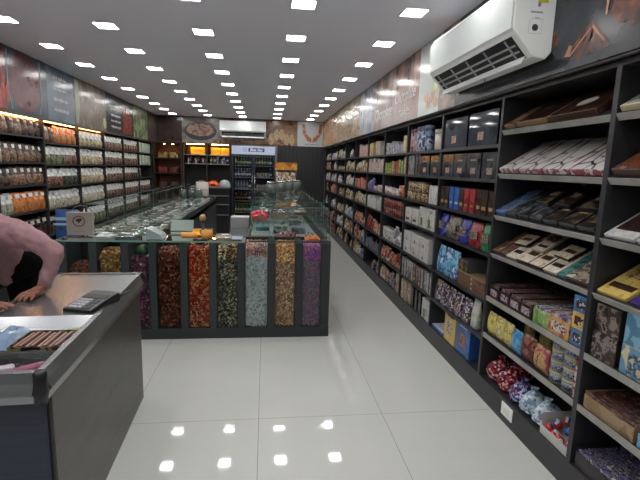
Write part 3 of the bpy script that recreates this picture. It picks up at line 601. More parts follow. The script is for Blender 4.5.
bx('rust_book', 'brown-red upright carton', .06, .2, .2, pr('rb', '#7a3a30', '#a8867a', '#4a2420', '#c9bcb4', sc=18), BR)
bx('dark_book', 'dark grey tall carton', .07, .22, .18, pr('dkk', '#2c2c30', '#5a4a4c', '#1f1f24', '#8c8484', sc=18), K_)
bx('cream_tall', 'cream and red tall carton', .07, .22, .18, pr('crt', '#b5a894', '#8c3a34', '#cdc4b4', '#a8987c', sc=18), CR)
bx('yellow_star', 'large yellow carton with a purple star', .22, .26, .2, pr('yst', '#d9b450', '#e0bf62', '#cfa640', sc=6), YE, (('star_motif', .5, .4, .02, .5, pr('ystp', '#7d3a5a', '#d8c4b0', '#4a2440', sc=40)), ('dark_band', .6, .1, 0, .9, DB)))
bx('blue_bear', 'large blue carton with a brown shape', .24, .27, .2, pr('bbr', '#2c62b0', '#3a74c0', '#28589c', sc=6), BL, (('brown_motif', .45, .42, 0, .45, pr('bbm', '#8c5a38', '#a8744a', '#5c3a28', sc=26)), ('white_title', .5, .1, 0, .87, W_)))
bx('choc_brownflat', 'flat brown carton', .46, .036, .28, pr('cfl', '#6b4a34', '#7d5a40', '#5c3f2c'), CB, (('white_dot', .04, .5, -.05, .5, W_),))
bx('brown_small', 'small dark green and brown carton', .16, .09, .16, pr('bs', '#4a4034', '#8c7448', '#2c2a22', sc=20), GY)
bx('dark_pic', 'black and brown picture carton', .15, .13, .16, pr('dpc', '#241c1b', '#4a3830', '#8c8078', '#17181b', sc=22), DB)
bx('blue_pale', 'light blue carton', .2, .145, .18, pr('bpl', '#5c9cc0', '#78b4d2', '#4a86a8', sc=8), LB, (('dark_picture', .34, .5, -.1, .45, pr('bplp', '#2c3a4a', '#c9dce6', '#4a6478', sc=40)),))
bx('yellow_blue', 'pale yellow and blue carton', .17, .13, .16, pr('ybl', '#cdbb7c', '#5c9cc0', '#d9cd9c', sc=10), YE, (('blue_picture', .5, .7, 0, .45, pr('yblp', '#5c94b8', '#2c4a6b', '#c9c4a0', sc=34)),))
bx('box_red', 'red carton', .12, .18, .15, pr('bxr', '#a8282c', '#c94a3a', '#d9c4b0', '#7d1c20'), RD)
bx('box_whitered', 'white and red carton', .1, .2, .15, pr('bwr', '#cfc9c6', '#c4504a', '#dcd8d4', '#a8302c', sc=14), W_)
bx('box_purplewhite', 'purple and white carton', .1, .15, .15, pr('bpw', '#5c5a9a', '#c9c9d4', '#3a3a7a', '#dedee4', sc=14), W_)
bx('box_yellow', 'yellow and white carton', .09, .2, .15, pr('bye', '#d9a83a', '#d6d0c4', '#c98a2a'), YE)
bx('box_green', 'green and yellow carton', .08, .17, .15, pr('bgy', '#6b9a3a', '#c9c44a', '#3a6b2c', '#d9d6a0'), GR)
bx('box_navy', 'dark navy carton', .07, .18, .15, pr('bnv', '#1f2440', '#3a4264', '#8c94ac', '#14172a'), K_)
bx('box_cream', 'cream and green carton', .3, .17, .18, pr('bcr', '#b8b48c', '#8ca05c', '#cfcbac', '#a8a47c', sc=10), CR)
bx('box_pinkwhite', 'white and rose carton', .11, .2, .15, pr('bpwk', '#cdc6c2', '#b56a6a', '#dad5d0', '#8c9a8c'), W_)
bx('flat_whiteblue', 'flat white and navy carton', .26, .04, .26, pr('fwb', '#2c3450', '#4a5474'), W_, ())
sl('sheet_blue', 'white sheet-like blue pack lying flat', .26, .26, .03, pr('sbl', '#c4ccd6', '#dde2e6', '#9aa8bc'), BL, cat='flat pack', nm='flat_pack')
pc('pouch_carton', 'white and green pouch', .1, .22, .06, pr('pcw', '#cdd0c9', '#a8b09a', '#dcdcd6'), W_)
# long blue silver packs and tray
sl('long_blue', 'long silver-blue pack', .1, .28, .03, pr('lbp', '#5c84b0', '#a8bcd0', '#3a5c8c', '#dde4ea', sc=20), LB)
dbox('tray_card', 'open cardboard tray of dark bars', .3, .09, .3, pr('tcd', '#9a7a52', '#a88a60', '#8c6c46', sc=6), pr('tcf', '#2c1f20', '#5c2c28', '#8c6a5a', sc=40))
dbox('tray_dark', 'dark tray of purple wrapped sweets', .36, .11, .3, pr('tdk', '#211c20', '#2c2430', sc=8), pr('tdf', '#3a3060', '#7d74a0', '#1f1a30', '#c4b9a8', sc=40))
# open white carton with egg balls
def egg_box():
    w, d, h = .24, .28, .17; t = .004; mb = MB(); mb.box((0,-w/2,0),(d,w/2,t)); mb.box((0,-w/2,t),(t,w/2,.05)); mb.box((d-t,-w/2,t),(d,w/2,h)); mb.box((t,-w/2,t),(d-t,-w/2+t,.12)); mb.box((t,w/2-t,t),(d-t,w/2,.12))
    o = mb.build('display_box', W_); mt = [speck('egg%d' % i, [H(c) for c in cs], 30, rough=.2) for i, cs in enumerate((['#c4ccd8','#3a64b0','#c9343a'],['#b8282c','#d9d4d4','#c9404a'],['#4a74b8','#d6dae0','#2c4a8c']))]
    rr = random.Random(4)
    for k in range(16):
        a, b_, c = k % 4, (k//4) % 4, 0
        e = MB(); e.lathe([(.003, 0), (.015, .006), (.023, .02), (.024, .03), (.018, .046), (.008, .055), (.002, .058)], n=10)
        kid(o, e.build('wrapped_egg', mt[rr.randrange(3)], o, (.035+.06*b_, -.085+.057*a, .012+.018*b_), (rr.uniform(-.5,.5), rr.uniform(-.5,.5), 0)))
    PK['egg_box'] = (o, w, d, h); D['egg_box'] = ('up', 'open white carton of wrapped eggs', 'display box')
egg_box()
# ------------------------------------------------------------------ fill the right wall
def row_r(b, k, spec, gapf=.94, lean=0.):
    """spec far->near: list of (key, count[, stack]). level k (0..5) or 6 = plinth top"""
    y1, y0 = RY[b+1]-.02, RY[b]+.02
    z = .15 if k == 6 else r_levels(b)[k]
    tilt = TILT if (b < 2 and k < 4) else 0.
    items = []
    for s in spec:
        for _ in range(s[1]): items.append((s[0], s[2] if len(s) > 2 else 1))
    if b >= 5: items = [('gap', 1) if R_.random() < .12 else i for i in items]
    wd = [PK[i][1] if i != 'gap' else .08 for i, s in items]; tot = sum(wd); av = (y1-y0)
    sc = min(1.0, av/tot*.985); gap = (av - tot*sc)/max(1, len(items)) if sc > .98 else (av-tot*sc)/len(items)
    gap = min(gap, .02) if tot*sc > av*.75 else gap
    y = y1 - gap/2; n = sum(1 for i in items if i[0] != 'gap'); idx = 0
    shelf = 'bottom ledge' if k == 6 else ['top', 'second', 'third', 'fourth', 'fifth', 'sixth'][k] + ' shelf'
    for (key, st), w in zip(items, wd):
        hz = R_.uniform(.72, 1.08) if b >= 4 and st == 1 else 1.
        w *= sc
        if key != 'gap':
            kind, phrase, cat = D[key]; d, h = PK[key][2], PK[key][3]
            for q in range(st):
                x = RXF + .012 + R_.uniform(0, .008)
                lab = '%s, %s, %s, %s right-wall bay' % (phrase, nth(idx, n), shelf, BAYN[b])
                if st > 1: lab = '%s, %s, %s in stack, %s, %s right-wall bay' % (phrase, nth(idx, n), ['bottom', 'second', 'third', 'top'][q if q < st-1 else 3], shelf, BAYN[b])
                zz = z + .0005 + q*(h+.0005)
                if tilt:
                    dx = .014; loc = (RXF+.004+dx*math.cos(tilt), y-w/2, z+dx*math.sin(tilt)+.0005); rot = (0, -tilt, 0)
                else: loc = (x, y-w/2, zz); rot = (0, 0, R_.uniform(-.03, .03) if w < .2 else 0)
                place(key, loc, rot, lab, cat, '%s on the %s of the %s right bay' % (phrase, shelf, BAYN[b]) if n > 1 else None, (1, sc*.985, hz))
            idx += 1
        y -= w + gap
rows = {
 (0,0): [('sheet_cream',4)], (0,1): [('bar_rust',4)], (0,2): [('bar_picture',5)], (0,3): [('bar_yellow',1),('bar_purple',1),('bar_yellow',1),('bar_purple',1),('bar_yellow',1)],
 (0,4): [('dark_pic',1,2),('yellow_blue',1),('dark_pic',1,2),('gap',1),('dark_pic',1)], (0,5): [('tray_card',1),('long_blue',5,2)], (0,6): [('tray_dark',2)],
 (1,0): [('gift_tan',1),('gift_brown',1),('gift_oval',1)], (1,1): [('white_line',4)],
 (1,2): [('wrap_blue',1),('wrap_clear',3),('wrap_dark',3)], (1,3): [('bar_brown',2),('bar_cream',1),('bar_gold',2),('bar_cream',1),('bar_teal',1),('bar_clear',1)],
 (1,4): [('disp_brown',4),('disp_green',1),('disp_orange',1),('cube_blue',1)], 
 (1,5): [('pil_yellow',3),('pil_blue',1),('pil_red',1),('pil_pink',1),('tin',2,4),('tube_red',1)],
 (1,6): [('foil_red',2),('foil_purple',1),('ball_bag',2),('egg_box',1)],
 (2,0): [('ferro_big',2)], (2,1): [('ferro',4)], (2,2): [('choc_black',2),('choc_blue',2),('choc_brown',1),('choc_red',2),('choc_black',2),('choc_brown',1)],
 (2,3): [('bag_blue',1),('bag_choco',1),('bag_blue',1),('bag_red',1),('bag_green',1)], (2,4): [('bag_sky',3),('choc_brownflat',1,3)],
 (2,5): [('bag_multi',5),('pouch_carton',1)], (2,6): [('sheet_blue',1),('yellow_star',1),('blue_bear',1)],
 (3,0): [('tube_pink',2),('tube_blue',3),('gap',1),('drum_white',1)], (3,1): [('ferro_grey',1),('dark_book',2),('ferro',2)], (3,2): [('gold_round',5,2),('gap',1),('white_tall',2)],
 (3,3): [('white_box',2),('white_leaf',2)], (3,4): [('white_half',3,2)], (3,5): [('grey_book',5),('rust_book',3),('grey_book',4)], (3,6): [('cream_tall',3),('dark_book',3),('white_leaf',1)],
 (4,0): [('box_purplewhite',6),('box_yellow',1)], (4,1): [('box_green',4),('choc_red',2),('box_green',2),('box_whitered',1)], (4,2): [('cup_pink',6),('jar_orange',2)],
 (4,3): [('jar_dark',10,2)], (4,4): [('tub_white',4,3),('bag_white',2)], (4,5): [('bag_orange',5),('bag_darkred',2)], (4,6): [('bag_chips_yellow',2),('bag_multi',3),('cream_tall',2)],
 (5,0): [('box_yellow',2),('box_pinkwhite',3),('box_green',2)], (5,1): [('box_pinkwhite',7)], (5,2): [('bag_purple',2),('cup_pink',5)], (5,3): [('white_tall',8)],
 (5,4): [('bag_darkred',4),('box_red',2)], (5,5): [('box_navy',11)], (5,6): [('box_cream',2),('bag_multi',2)],
 (6,0): [('gap',3),('box_whitered',6)], (6,1): [('bag_chips_green',3),('bag_chips_yellow',3)], (6,2): [('box_red',6)], (6,3): [('bag_chips_green',5),('bag_white',1)], (6,4): [('bag_orange',5)], (6,5): [('bag_orange',3),('bag_blueyellow',2)], (6,6): [('bag_chips_yellow',3),('bag_purple',2)],
 (7,0): [('bag_white',3),('gap',2)], (7,1): [('bag_chips_green',4),('bag_chips_yellow',2)], (7,2): [('bag_blueyellow',4),('bag_chips_yellow',1)], (7,3): [('bag_chips_green',3),('gap',2)], (7,4): [('bag_blueyellow',5)], (7,5): [('bag_chips_yellow',4)], (7,6): [('bag_chips_yellow',3)],
 (8,0): [('bag_chips_green',2),('bag_white',4)], (8,1): [('gold_round',7)], (8,2): [('bag_white',2),('gap',3)], (8,3): [('bag_chips_yellow',3),('bag_orange',2)], (8,4): [('bag_chips_yellow',4)], (8,5): [('bag_white',3),('bag_chips_yellow',1)], (8,6): [('bag_chips_green',3)],
 (9,0): [('box_purplewhite',3),('bag_white',3)], (9,1): [('bag_white',3),('bag_orange',2)], (9,2): [('bag_white',3),('gap',2)], (9,3): [('bag_orange',4),('bag_white',1)], (9,4): [('bag_white',3)], (9,5): [('bag_orange',4)], (9,6): [('bag_darkred',4)],
 (10,1): [('bag_orange',4)], (10,0): [('bag_white',3)], (10,2): [('bag_white',4)], (10,3): [('bag_orange',3)], (10,4): [('bag_white',3)], (10,5): [('bag_darkred',3)], (10,6): [('bag_darkred',3)],
}
for (b, k), spec in rows.items(): row_r(b, k, spec)
# extras on the near bays
y = RY[1]+.09
cb = [o for o in bpy.data.objects if o.get('label', '').startswith('small blue carton')][0].location
place('cube_yellow', (cb.x, cb.y, cb.z+.0855), (0,0,0), 'small yellow carton, middle of a stack of three, fifth shelf, second right-wall bay', 'box')
place('cube_blue', (cb.x, cb.y, cb.z+.171), (0,0,0), 'small blue carton topping the stack of three, fifth shelf, second right-wall bay', 'box')
place('brown_small', (RXF+.03, 3.26, .69+.1106), (0,0,0), 'small dark green carton on the flat brown cartons, third right-wall bay', 'box')
cb = [o for o in bpy.data.objects if o.get('label', '').startswith('pale yellow and blue')][0].location
place('blue_pale', (cb.x, cb.y-.02, cb.z+.1305), (0,0,0), 'light blue carton on the pale yellow one, fifth shelf, nearest right-wall bay', 'box')
for j in range(3):
    kx = place(['pil_yellow','pil_yellow','foil_red'][j], [(RXF+.21, 2.62, .471), (RXF+.21, 2.44, .471), (RXF+.18, 2.7, .1505)][j], (0,0,.2*j-.2), ['yellow sweet packet in the back row, left of another, sixth shelf, second right bay','yellow sweet packet in the back row, right of another, sixth shelf, second right bay','red foil bag at the back of the bottom ledge, second right bay'][j], 'bag')
def tier(key, k, y, up_, yaw_, th, label, cat='chocolate bar'):
    z = LVN[k]; loc = (RXF+.004+up_*math.cos(TILT)-th*math.sin(TILT), y, z+up_*math.sin(TILT)+th*math.cos(TILT))
    o = place(key, loc, (0, -TILT, 0), label, cat, None, (.72, 1, .8)); o.rotation_euler = (Matrix.Rotation(-TILT, 3, 'Y') @ Matrix.Rotation(yaw_, 3, 'Z')).to_euler()
for i, y in enumerate((2.42, 2.24, 2.04)): tier('wrap_dark', 2, y, .13, .08*(i-1), .0385, 'black gold pack on top of the others, %s, third shelf, second right-wall bay' % ['left','middle','right'][i])
for i, y in enumerate((2.60, 2.42, 2.20)): tier(['bar_gold','bar_cream','bar_gold'][i], 3, y, .12, .06*(1-i), .0245, 'cream bar on top of the others, %s, fourth shelf, second right-wall bay' % ['left','middle','right'][i])
# wall socket on the plinth
t = empty('socket_plate', (RXF, 2.405, .093)); tag(t, 'square white socket plate on the black plinth of the right shelving', 'socket')
MB().box((-.009,-.062,-.042),(0,.062,.042), bev=.003).build('plate', M_white, t); MB().box((-.011,-.03,-.02),(-.009,.03,.02)).build('rocker', M_ivory, t)
# ------------------------------------------------------------------ fill the left wall (rotated 180 deg: faces +X)
NT = dict(
 brown=('dark brown nut pouch', nuts('brown', ['#2c1c18','#5c3f30','#8a6750','#3f2a22']), mat('brown_top', H('#33241f'), .25, bump=(30,.5))),
 tan=('brown almond pouch', nuts('tan', ['#6b4a36','#9a7558','#b08c6e','#4a3226']), mat('brown_top2', H('#54423a'), .25, bump=(30,.5))),
 pale=('pale green and white pouch', nuts('palegreen', ['#8f9a7c','#b5b8a0','#c9cabc']), M_film),
 orange=('orange pouch', nuts('orange', ['#c9641c','#e0862c','#d9a04a','#a84a18']), mat('orange_film', H('#d97a26'), .2, bump=(30,.6), coat=.4)),
 green=('green raisin pouch', nuts('green', ['#4a5c3a','#7d8c5c','#a3a87c','#5c6b44']), M_film),
 red=('reddish raisin pouch', nuts('red', ['#6b3a30','#94604c','#b08a74','#4a2620']), M_film),
 olive=('dark olive seed pouch', nuts('olive', ['#2c3026','#4a4f3c','#6b6f58','#23261e']), M_film),
 beige=('beige cashew pouch', nuts('beige', ['#b0a078','#cdbf98','#d8cfae','#8f7f5c']), M_film),
 cream=('white cashew pouch', nuts('cream', ['#b8b59a','#d0cdb6','#dcdac8','#989478']), M_film),
 mauve=('brown pistachio pouch', nuts('mauve', ['#5c4038','#8c6c60','#a88e80','#4a302a']), M_film),
 mint=('pale mint box', mat('mint', H('#a8bcae'), .3), mat('mint_top', H('#c0cdc4'), .3)),
 mix=('mixed seed pouch', nuts('mix', ['#54483c','#8c7c64','#a8a08c','#3a3a30']), M_film),
 date=('dark date pack', nuts('date', ['#1f1412','#4a2c20','#6b4430','#2a1a16']), mat('date_top', H('#241a18'), .25, bump=(30,.5))))
for k, (ph, c, tp) in NT.items():
    if k == 'mint': make_box('n_mint', 'mint_box', .2, .1, .22, c, tp, (('label_line', .8, .05, 0, .7, W_),)); continue
    w, h = (.15, .215) if k in ('brown', 'tan') else (.15, .235)
    make_pouch('n_'+k, 'nut_pouch', w, .1, h, c, tp, M_label if k in ('brown', 'tan', 'orange', 'pale', 'green', 'beige', 'mauve', 'red') else W_, seed=hash(k) % 7 if False else len(k), lz=.80 if k in ('brown','tan') else .84, lw=.4 if k in ('brown','tan') else .6, lh=.2)
def row_l(b, k, spec, h=None):
    y0, y1 = LY[b]+.03, LY[b+1]-.02; lv = (LLN if b == 0 else LLF)[k]; items = []
    for s in spec: items += [s[0]]*s[1]
    wd = [PK['n_'+i][1] if i != 'gap' else .15 for i in items]; sc = min(1., (y1-y0)/sum(wd)*.99); y = y0; n = sum(1 for i in items if i != 'gap'); idx = 0
    gap = ((y1-y0)-sum(wd)*sc)/len(items)
    for i, w in zip(items, wd):
        w *= sc
        if i != 'gap':
            ph = NT[i][0]; shelf = ['top', 'second', 'third', 'fourth', 'fifth'][k]
            nb = BAYN[b] if b < 5 else 'farthest'
            hs = .94 if k == 0 or lv > 1.8 else 1.; hs *= R_.uniform(.93, 1.)
            place('n_'+i, (LF-.016, y+w/2, lv+.0005), (0, 0, PI+R_.uniform(-.05, .05)), '%s, %s on %s shelf, %s left-wall bay' % (ph, nth(idx, n), shelf, nb), 'box' if i == 'mint' else 'pouch',
                  '%ses on the %s shelf of the %s left bay' % (ph, shelf, nb), (1, sc*.95, hs)); idx += 1
        y += w + gap
lrows = {(0,0): [('tan',2),('brown',1),('tan',1),('brown',2),('brown',1)], (0,1): [('pale',1),('tan',5),('brown',1)], (0,2): [('brown',2),('tan',4),('tan',1)], (0,3): [('pale',2),('orange',5)], (0,4): [('date',7)],
 (1,0): [('tan',1),('brown',1),('orange',4)], (1,1): [('green',3),('mix',1),('red',2)], (1,2): [('red',3),('olive',3)], (1,3): [('cream',7)], (1,4): [('date',3),('mix',3)],
 (2,0): [('beige',6)], (2,1): [('beige',6)], (2,2): [('beige',6)], (2,3): [('beige',1),('cream',5)], (2,4): [('beige',3),('green',3)],
 (3,0): [('mauve',6)], (3,1): [('mauve',6)], (3,2): [('mauve',6)], (3,3): [('mauve',6)], (3,4): [('mix',6)],
 (4,0): [('mauve',6)], (4,1): [('mauve',6)], (4,2): [('mauve',3),('olive',3)], (4,3): [('mauve',6)], (4,4): [('mix',5)],
 (5,0): [('mint',4)], (5,1): [('mint',4)], (5,2): [('mauve',1),('gap',4)], (5,3): [('mauve',5)], (5,4): [('mix',4)]}
for (b, k), spec in lrows.items(): row_l(b, k, spec)
# ------------------------------------------------------------------ island: candy bin counter
IX0, IX1, IY = -1.78, .605, 3.94
DIV = [-1.72, -1.475, -1.213, -.98, -.715, -.461, -.2095, .0615, .315, .56]
M_isl = mat('island_charcoal', H('#2b2f32'), .45)
M_grn = mat('island_greygreen', H('#30393a'), .4)
def pane(lo, hi, name, parent, loc=(0,0,0), rot=(0,0,0), th_axis=1):
    """a glass sheet: one clear face across the middle of its thickness, and green cut edges"""
    a = th_axis; u, v = [i for i in range(3) if i != a]; mid = (lo[a]+hi[a])/2; mb = MB()
    def P(x, y, z): p = [0,0,0]; p[u] = x; p[v] = y; p[a] = z; return tuple(p)
    C4 = [(lo[u],lo[v]),(hi[u],lo[v]),(hi[u],hi[v]),(lo[u],hi[v])]
    mb.add([P(x, y, mid) for x, y in C4], [(0,1,2,3)], 0)
    for i in range(4):
        p, q = C4[i], C4[(i+1) % 4]; mb.add([P(*p, lo[a]), P(*q, lo[a]), P(*q, hi[a]), P(*p, hi[a])], [(0,1,2,3)], 1)
    return mb.build(name, [M_glass, M_gedge], parent, loc, rot)
t = empty('candy_bin_counter', (0, IY, 0)); tag(t, 'long charcoal counter front with glass bins of loose wrapped candies', 'display counter')
MB().box((IX0, .0, 0), (IX1, .34, .1)).build('plinth', M_isl, t)
MB().box((IX0, .3, .1), (IX1, .34, .90)).build('back_panel', M_back, t)
for x in DIV:
    w = .032 if x < .5 else .042
    MB().box((x-w, 0, .1), (x+w, .3, .895), bev=.003).build('divider', M_grn if x < -.3 else M_isl, t)
for i in range(9):
    a, c = DIV[i]+.032, DIV[i+1]-.032
    pane((a, .012, .10), (c, .017, .89), 'glass_front', t)
pane((IX0, -.004, .897), (-.21, .36, .905), 'glass_top', t, th_axis=2)
MB().box((IX0, -.005, .894), (-.21, -.0005, .908)).build('top_edge', M_gedge, t)
# candy piles
def candy_mesh(x0, x1, cols, ztop, seed, metal=.35, topcols=None, zsplit=None, size=.021):
    rr = random.Random(seed); mb = MB(); W = x1-x0; nC = len(cols); nx = max(3, int(W/(size*.92))); z = .108
    while z < ztop:
        use_top = topcols and z > zsplit
        for ix in range(nx):
            for ly in range(2):
                cx = x0+.012+(W-.024)*(ix+.5+rr.uniform(-.35, .35))/nx; cyy = .03 + ly*.02 + rr.uniform(-.003, .005); cz = z + rr.uniform(-.006, .006)
                s = size*rr.uniform(.45, .62)
                M = T(cx, cyy, cz) @ rz(rr.uniform(0, PI)) @ ry(rr.uniform(-1.4, 1.4)) @ rx(rr.uniform(0, 3))
                mi = (nC + rr.randrange(len(topcols))) if use_top else rr.randrange(nC)
                q = [(-1.35,.5,.1),(-1.35,-.5,-.1),(-.8,0,0),(-.45,.55,0),(-.45,0,.5),(-.45,-.55,0),(-.45,0,-.5),(.45,.55,0),(.45,0,.5),(.45,-.55,0),(.45,0,-.5),(.8,0,0),(1.35,.5,-.1),(1.35,-.5,.1)]
                f = [(0,1,2),(2,3,4),(2,4,5),(2,5,6),(2,6,3),(3,7,8,4),(4,8,9,5),(5,9,10,6),(6,10,7,3),(11,8,7),(11,9,8),(11,10,9),(11,7,10),(11,12,13)]
                mb.add([M @ Vector((a*s, b*s*1.05, c*s*1.05)) for a, b, c in q], f, mi)
        z += size*.86
    # heap surface, several deep
    for ix in range(nx):
        for iy in range(11):
            cx = x0+.012+(W-.024)*(ix+.5+rr.uniform(-.3, .3))/nx; cyy = .06+.021*iy; cz = ztop + .02*math.sin(iy*.3) + rr.uniform(-.006, .008)
            s = size*rr.uniform(.5, .65); mi = (nC + rr.randrange(len(topcols))) if topcols else rr.randrange(nC)
            M = T(cx, cyy, cz) @ rz(rr.uniform(0, PI)) @ ry(rr.uniform(-.6, .6))
            mb.add([M @ Vector((a*s, b*s*1.05, c*s*1.05)) for a, b, c in q], f, mi)
    # filled core so the pile is solid behind the front layer
    mb.box((x0+.004, .062, .105), (x1-.004, .285, ztop-.008), 0)
    return mb
def cmat(h, metal=.35, r=.28): return mat('candy_'+h.strip('#'), tuple(min(.95, x*1.75) for x in mute(H(h), 1.)), .3, metal*.5, coat=.4)
piles = [
 ('reddish-brown dried fruit, dark bin', ['#4a2a1c','#6b3a24','#8c5030','#2c1a14'], .66, None, None, 0., 'dried_fruit_pile'),
 ('round yellow-brown wrapped nuts', ['#8c6a3a','#a8834c','#6b4a28','#b59a68'], .78, None, None, .2, 'nut_pile'),
 ('dark purple wrapped candies', ['#4a1f38','#6b2c48','#2a1424','#8c5a70','#3a1a20'], .74, None, None, .3, 'candy_pile'),
 ('brown-gold wrapped candies', ['#4a2018','#6b3424','#2c1410','#a87850','#7a3020'], .80, None, None, .35, 'candy_pile'),
 ('bright red and gold wrapped candies', ['#a8301c','#c9502a','#7d1f14','#c99a5c','#d0bc8c','#8c2418'], .83, None, None, .35, 'candy_pile'),
 ('black and silver-gold wrapped candies', ['#2a2a26','#54564a','#1c1c1c','#a3a088','#74705c'], .83, ['#c9a860','#e0d8c0','#1c1a1a','#8c6a34'], .74, .4, 'candy_pile'),
 ('silver-white wrapped candies under a pink layer', ['#b8c4c6','#d4dcdc','#8f9c9e','#c4d0ce','#dfe4e2'], .86, ['#8c5a5c','#c99a8c','#6b3a54','#c98a4c','#d4c4bc'], .75, .3, 'candy_pile'),
 ('gold-brown wrapped candies', ['#8c6a50','#a88c5c','#6b4a48','#b5a074','#74586a','#c4b48c'], .86, ['#c98a3c','#d9b070','#8c4a24','#e0cfa0'], .70, .3, 'candy_pile'),
 ('purple and green wrapped candies', ['#7c6488','#94709c','#6b8074','#a8707a','#7088a0','#b08c64','#a094a8'], .86, ['#9a5ac0','#c47ab0','#d98a4c','#7a4aa8'], .72, .15, 'candy_pile')]
for i, (lb, cs, zt, tc_, zs, me_, nm) in enumerate(piles):
    a, c = DIV[i]+.032, DIV[i+1]-.032
    mats = [cmat(h, me_) for h in cs] + ([cmat(h, me_) for h in tc_] if tc_ else [])
    o = candy_mesh(a, c, cs, zt, 30+i, topcols=tc_, zsplit=zs, size=.034 if i == 1 else .0225).build(nm, mats, None, (0, IY, 0))
    tag(o, lb + ' filling the %s glass bin from the left' % ORD[i+1], 'candies', kind='stuff')
o = MB().lathe([(.03, 0), (.055, .02), (.06, .05), (.04, .085), (.02, .095)], (-1.095, 4.08, .752), 12).build('green_packet', mat('dkgreen_pack', H('#2c4a2a'), .4)); tag(o, 'dark green packet lying on the dark purple candies', 'packet')
o = MB().lathe([(.03, 0), (.05, .012), (.062, .045), (.07, .05)], (-.588, 4.08, .858), 16).build('scoop', mat('scoop_dark', H('#1c1719'), .3)); tag(o, 'dark round scoop on top of the red and gold candies', 'scoop')
# ------------------------------------------------------------------ island arms
def arm(x0, x1, y0, y1, ztop, label, glass_side, gh, glass_in):
    t = empty('glass_counter', ((x0+x1)/2, y0, 0)); w = (x1-x0)/2; L = y1-y0; tag(t, label, 'display counter')
    MB().box((-w, 0, 0), (w, L, .1)).build('plinth', M_isl, t); MB().box((-w, 0, .1), (w, L, ztop-(.07 if gh < .26 else .12))).build('carcass', M_isl, t)
    for s in (-1, 1): MB().box((s*w-(.012 if s > 0 else 0), 0, ztop-.12), (s*w+(.012 if s < 0 else 0), L, ztop)).build('rim', M_grn, t)
    return t, w, L
# left arm
tL, wL, lL = arm(-1.76, -1.03, 4.30, 9.55, .90, 'long glass-topped charcoal counter behind the left candy bins', -1, .25, 0)
pane((-wL, -.0, .902), (wL, lL, .91), 'glass_top', tL, th_axis=2)
for k in range(9):
    yy = .3+k*.6
    pane((-wL+.002, yy, .915), (-wL+.008, yy+.58, 1.15), 'side_glass', tL, th_axis=0)
    MB().box((-wL-.002, yy-.016, .911), (-wL+.011, yy-.004, 1.16)).build('glass_post', mat('post_metal', H('#2a3230'), .3, .4), tL)
    if k in (1, 4): pane((-wL+.01, yy-.004, .912), (-wL+.2, yy, 1.14), 'cross_glass', tL)
pane((-wL+.002, .28, 1.152), (-wL+.2, lL-.02, 1.158), 'top_shelf_glass', tL, th_axis=2)
# cross part behind bins up to x=-.55
tC = empty('glass_counter', (-.79, 4.30, 0)); tag(tC, 'short glass-topped counter section joining the bins, left of the staff gap', 'display counter')
MB().box((-.235, 0, 0), (.24, .42, .83)).build('carcass', M_isl, tC); pane((-.235, 0, .902), (.24, .42, .91), 'glass_top', tC, th_axis=2)
for s in (-.235, .228): MB().box((s, 0, .78), (s+.012, .42, .90)).build('rim', M_grn, tC)
# compartments: lidded packs under the glass
def crinkle_pack(key, base, top, seed):
    rr = random.Random(seed); mb = MB(); w, d, h = .15, .19, .055; N = 6; vs = []; 
    for i in range(N+1):
        for j in range(N+1):
            e = min(i, N-i, j, N-j); vs.append((-w/2+w*i/N+rr.uniform(-.006,.006)*(e > 0), -d/2+d*j/N+rr.uniform(-.006,.006)*(e > 0), h*(.6 if e == 0 else .85 if e == 1 else 1.)+rr.uniform(-.012, .012)*(e > 0)))
    mb.add(vs, [(i*(N+1)+j, (i+1)*(N+1)+j, (i+1)*(N+1)+j+1, i*(N+1)+j+1) for i in range(N) for j in range(N)], 1)
    mb.box((-w/2+.002, -d/2+.002, 0), (w/2-.002, d/2-.002, h*.59), 0); o = mb.build('sealed_pack', [base, top])
    kid(o, MB().box((-.034, -.026, 0), (.034, .026, .001)).build('label', mat('bright_label', H('#f2f2f0'), .35), o, (rr.uniform(-.02,.02), rr.uniform(-.03,.03), h+.011), (rr.uniform(-.1,.1), rr.uniform(-.1,.1), rr.uniform(-.4,.4))))  # white patch painted to stand in for glare specks on the film
    PK[key] = (o, w, d, h)
for i, (b_, c_) in enumerate((('#4a5550','#7f8c86'), ('#6b5a48','#8c8474'), ('#3f4a45','#66736d'), ('#7a8480','#b4bcb9'))):
    crinkle_pack('ck%d' % i, mat('ckb%d' % i, H(b_), .4), mat('ckt%d' % i, H(c_), .22, .1, coat=1.), 60+i)
cn = ['grey-green film', 'brownish film', 'dark green film', 'silvery film']
nr = 24
for r in range(nr):
    for c in range(4):
        x = -1.76+.09+c*.175+.012; yy = 4.42+r*.215
        i = R_.randrange(4)
        place('ck%d' % i, (x, yy, .831), (0, 0, R_.uniform(-.12, .12)), '%s sealed pack under the left glass counter, %s row back, %s from left' % (cn[i], ORD[r+1], ORD[c+1]), 'sealed pack', 'sealed packs under the glass of the left counter')
for r in range(2):
    for c in range(2):
        i = R_.randrange(4)
        place('ck%d' % i, (-.92+.2*c, 4.42+.2*r, .831), (0,0,R_.uniform(-.1,.1)), '%s sealed pack in the short counter by the staff gap, %s, %s' % (cn[i], ['front row', 'rear row'][r], ['left', 'right'][c]), 'sealed pack', 'sealed packs in the short counter')
for c in range(9):
    i = R_.randrange(4)
    if c in (2, 4): continue
    x = [-1.595, -1.345, 0, -.85, 0, -.33, 0, 0, 0][c]
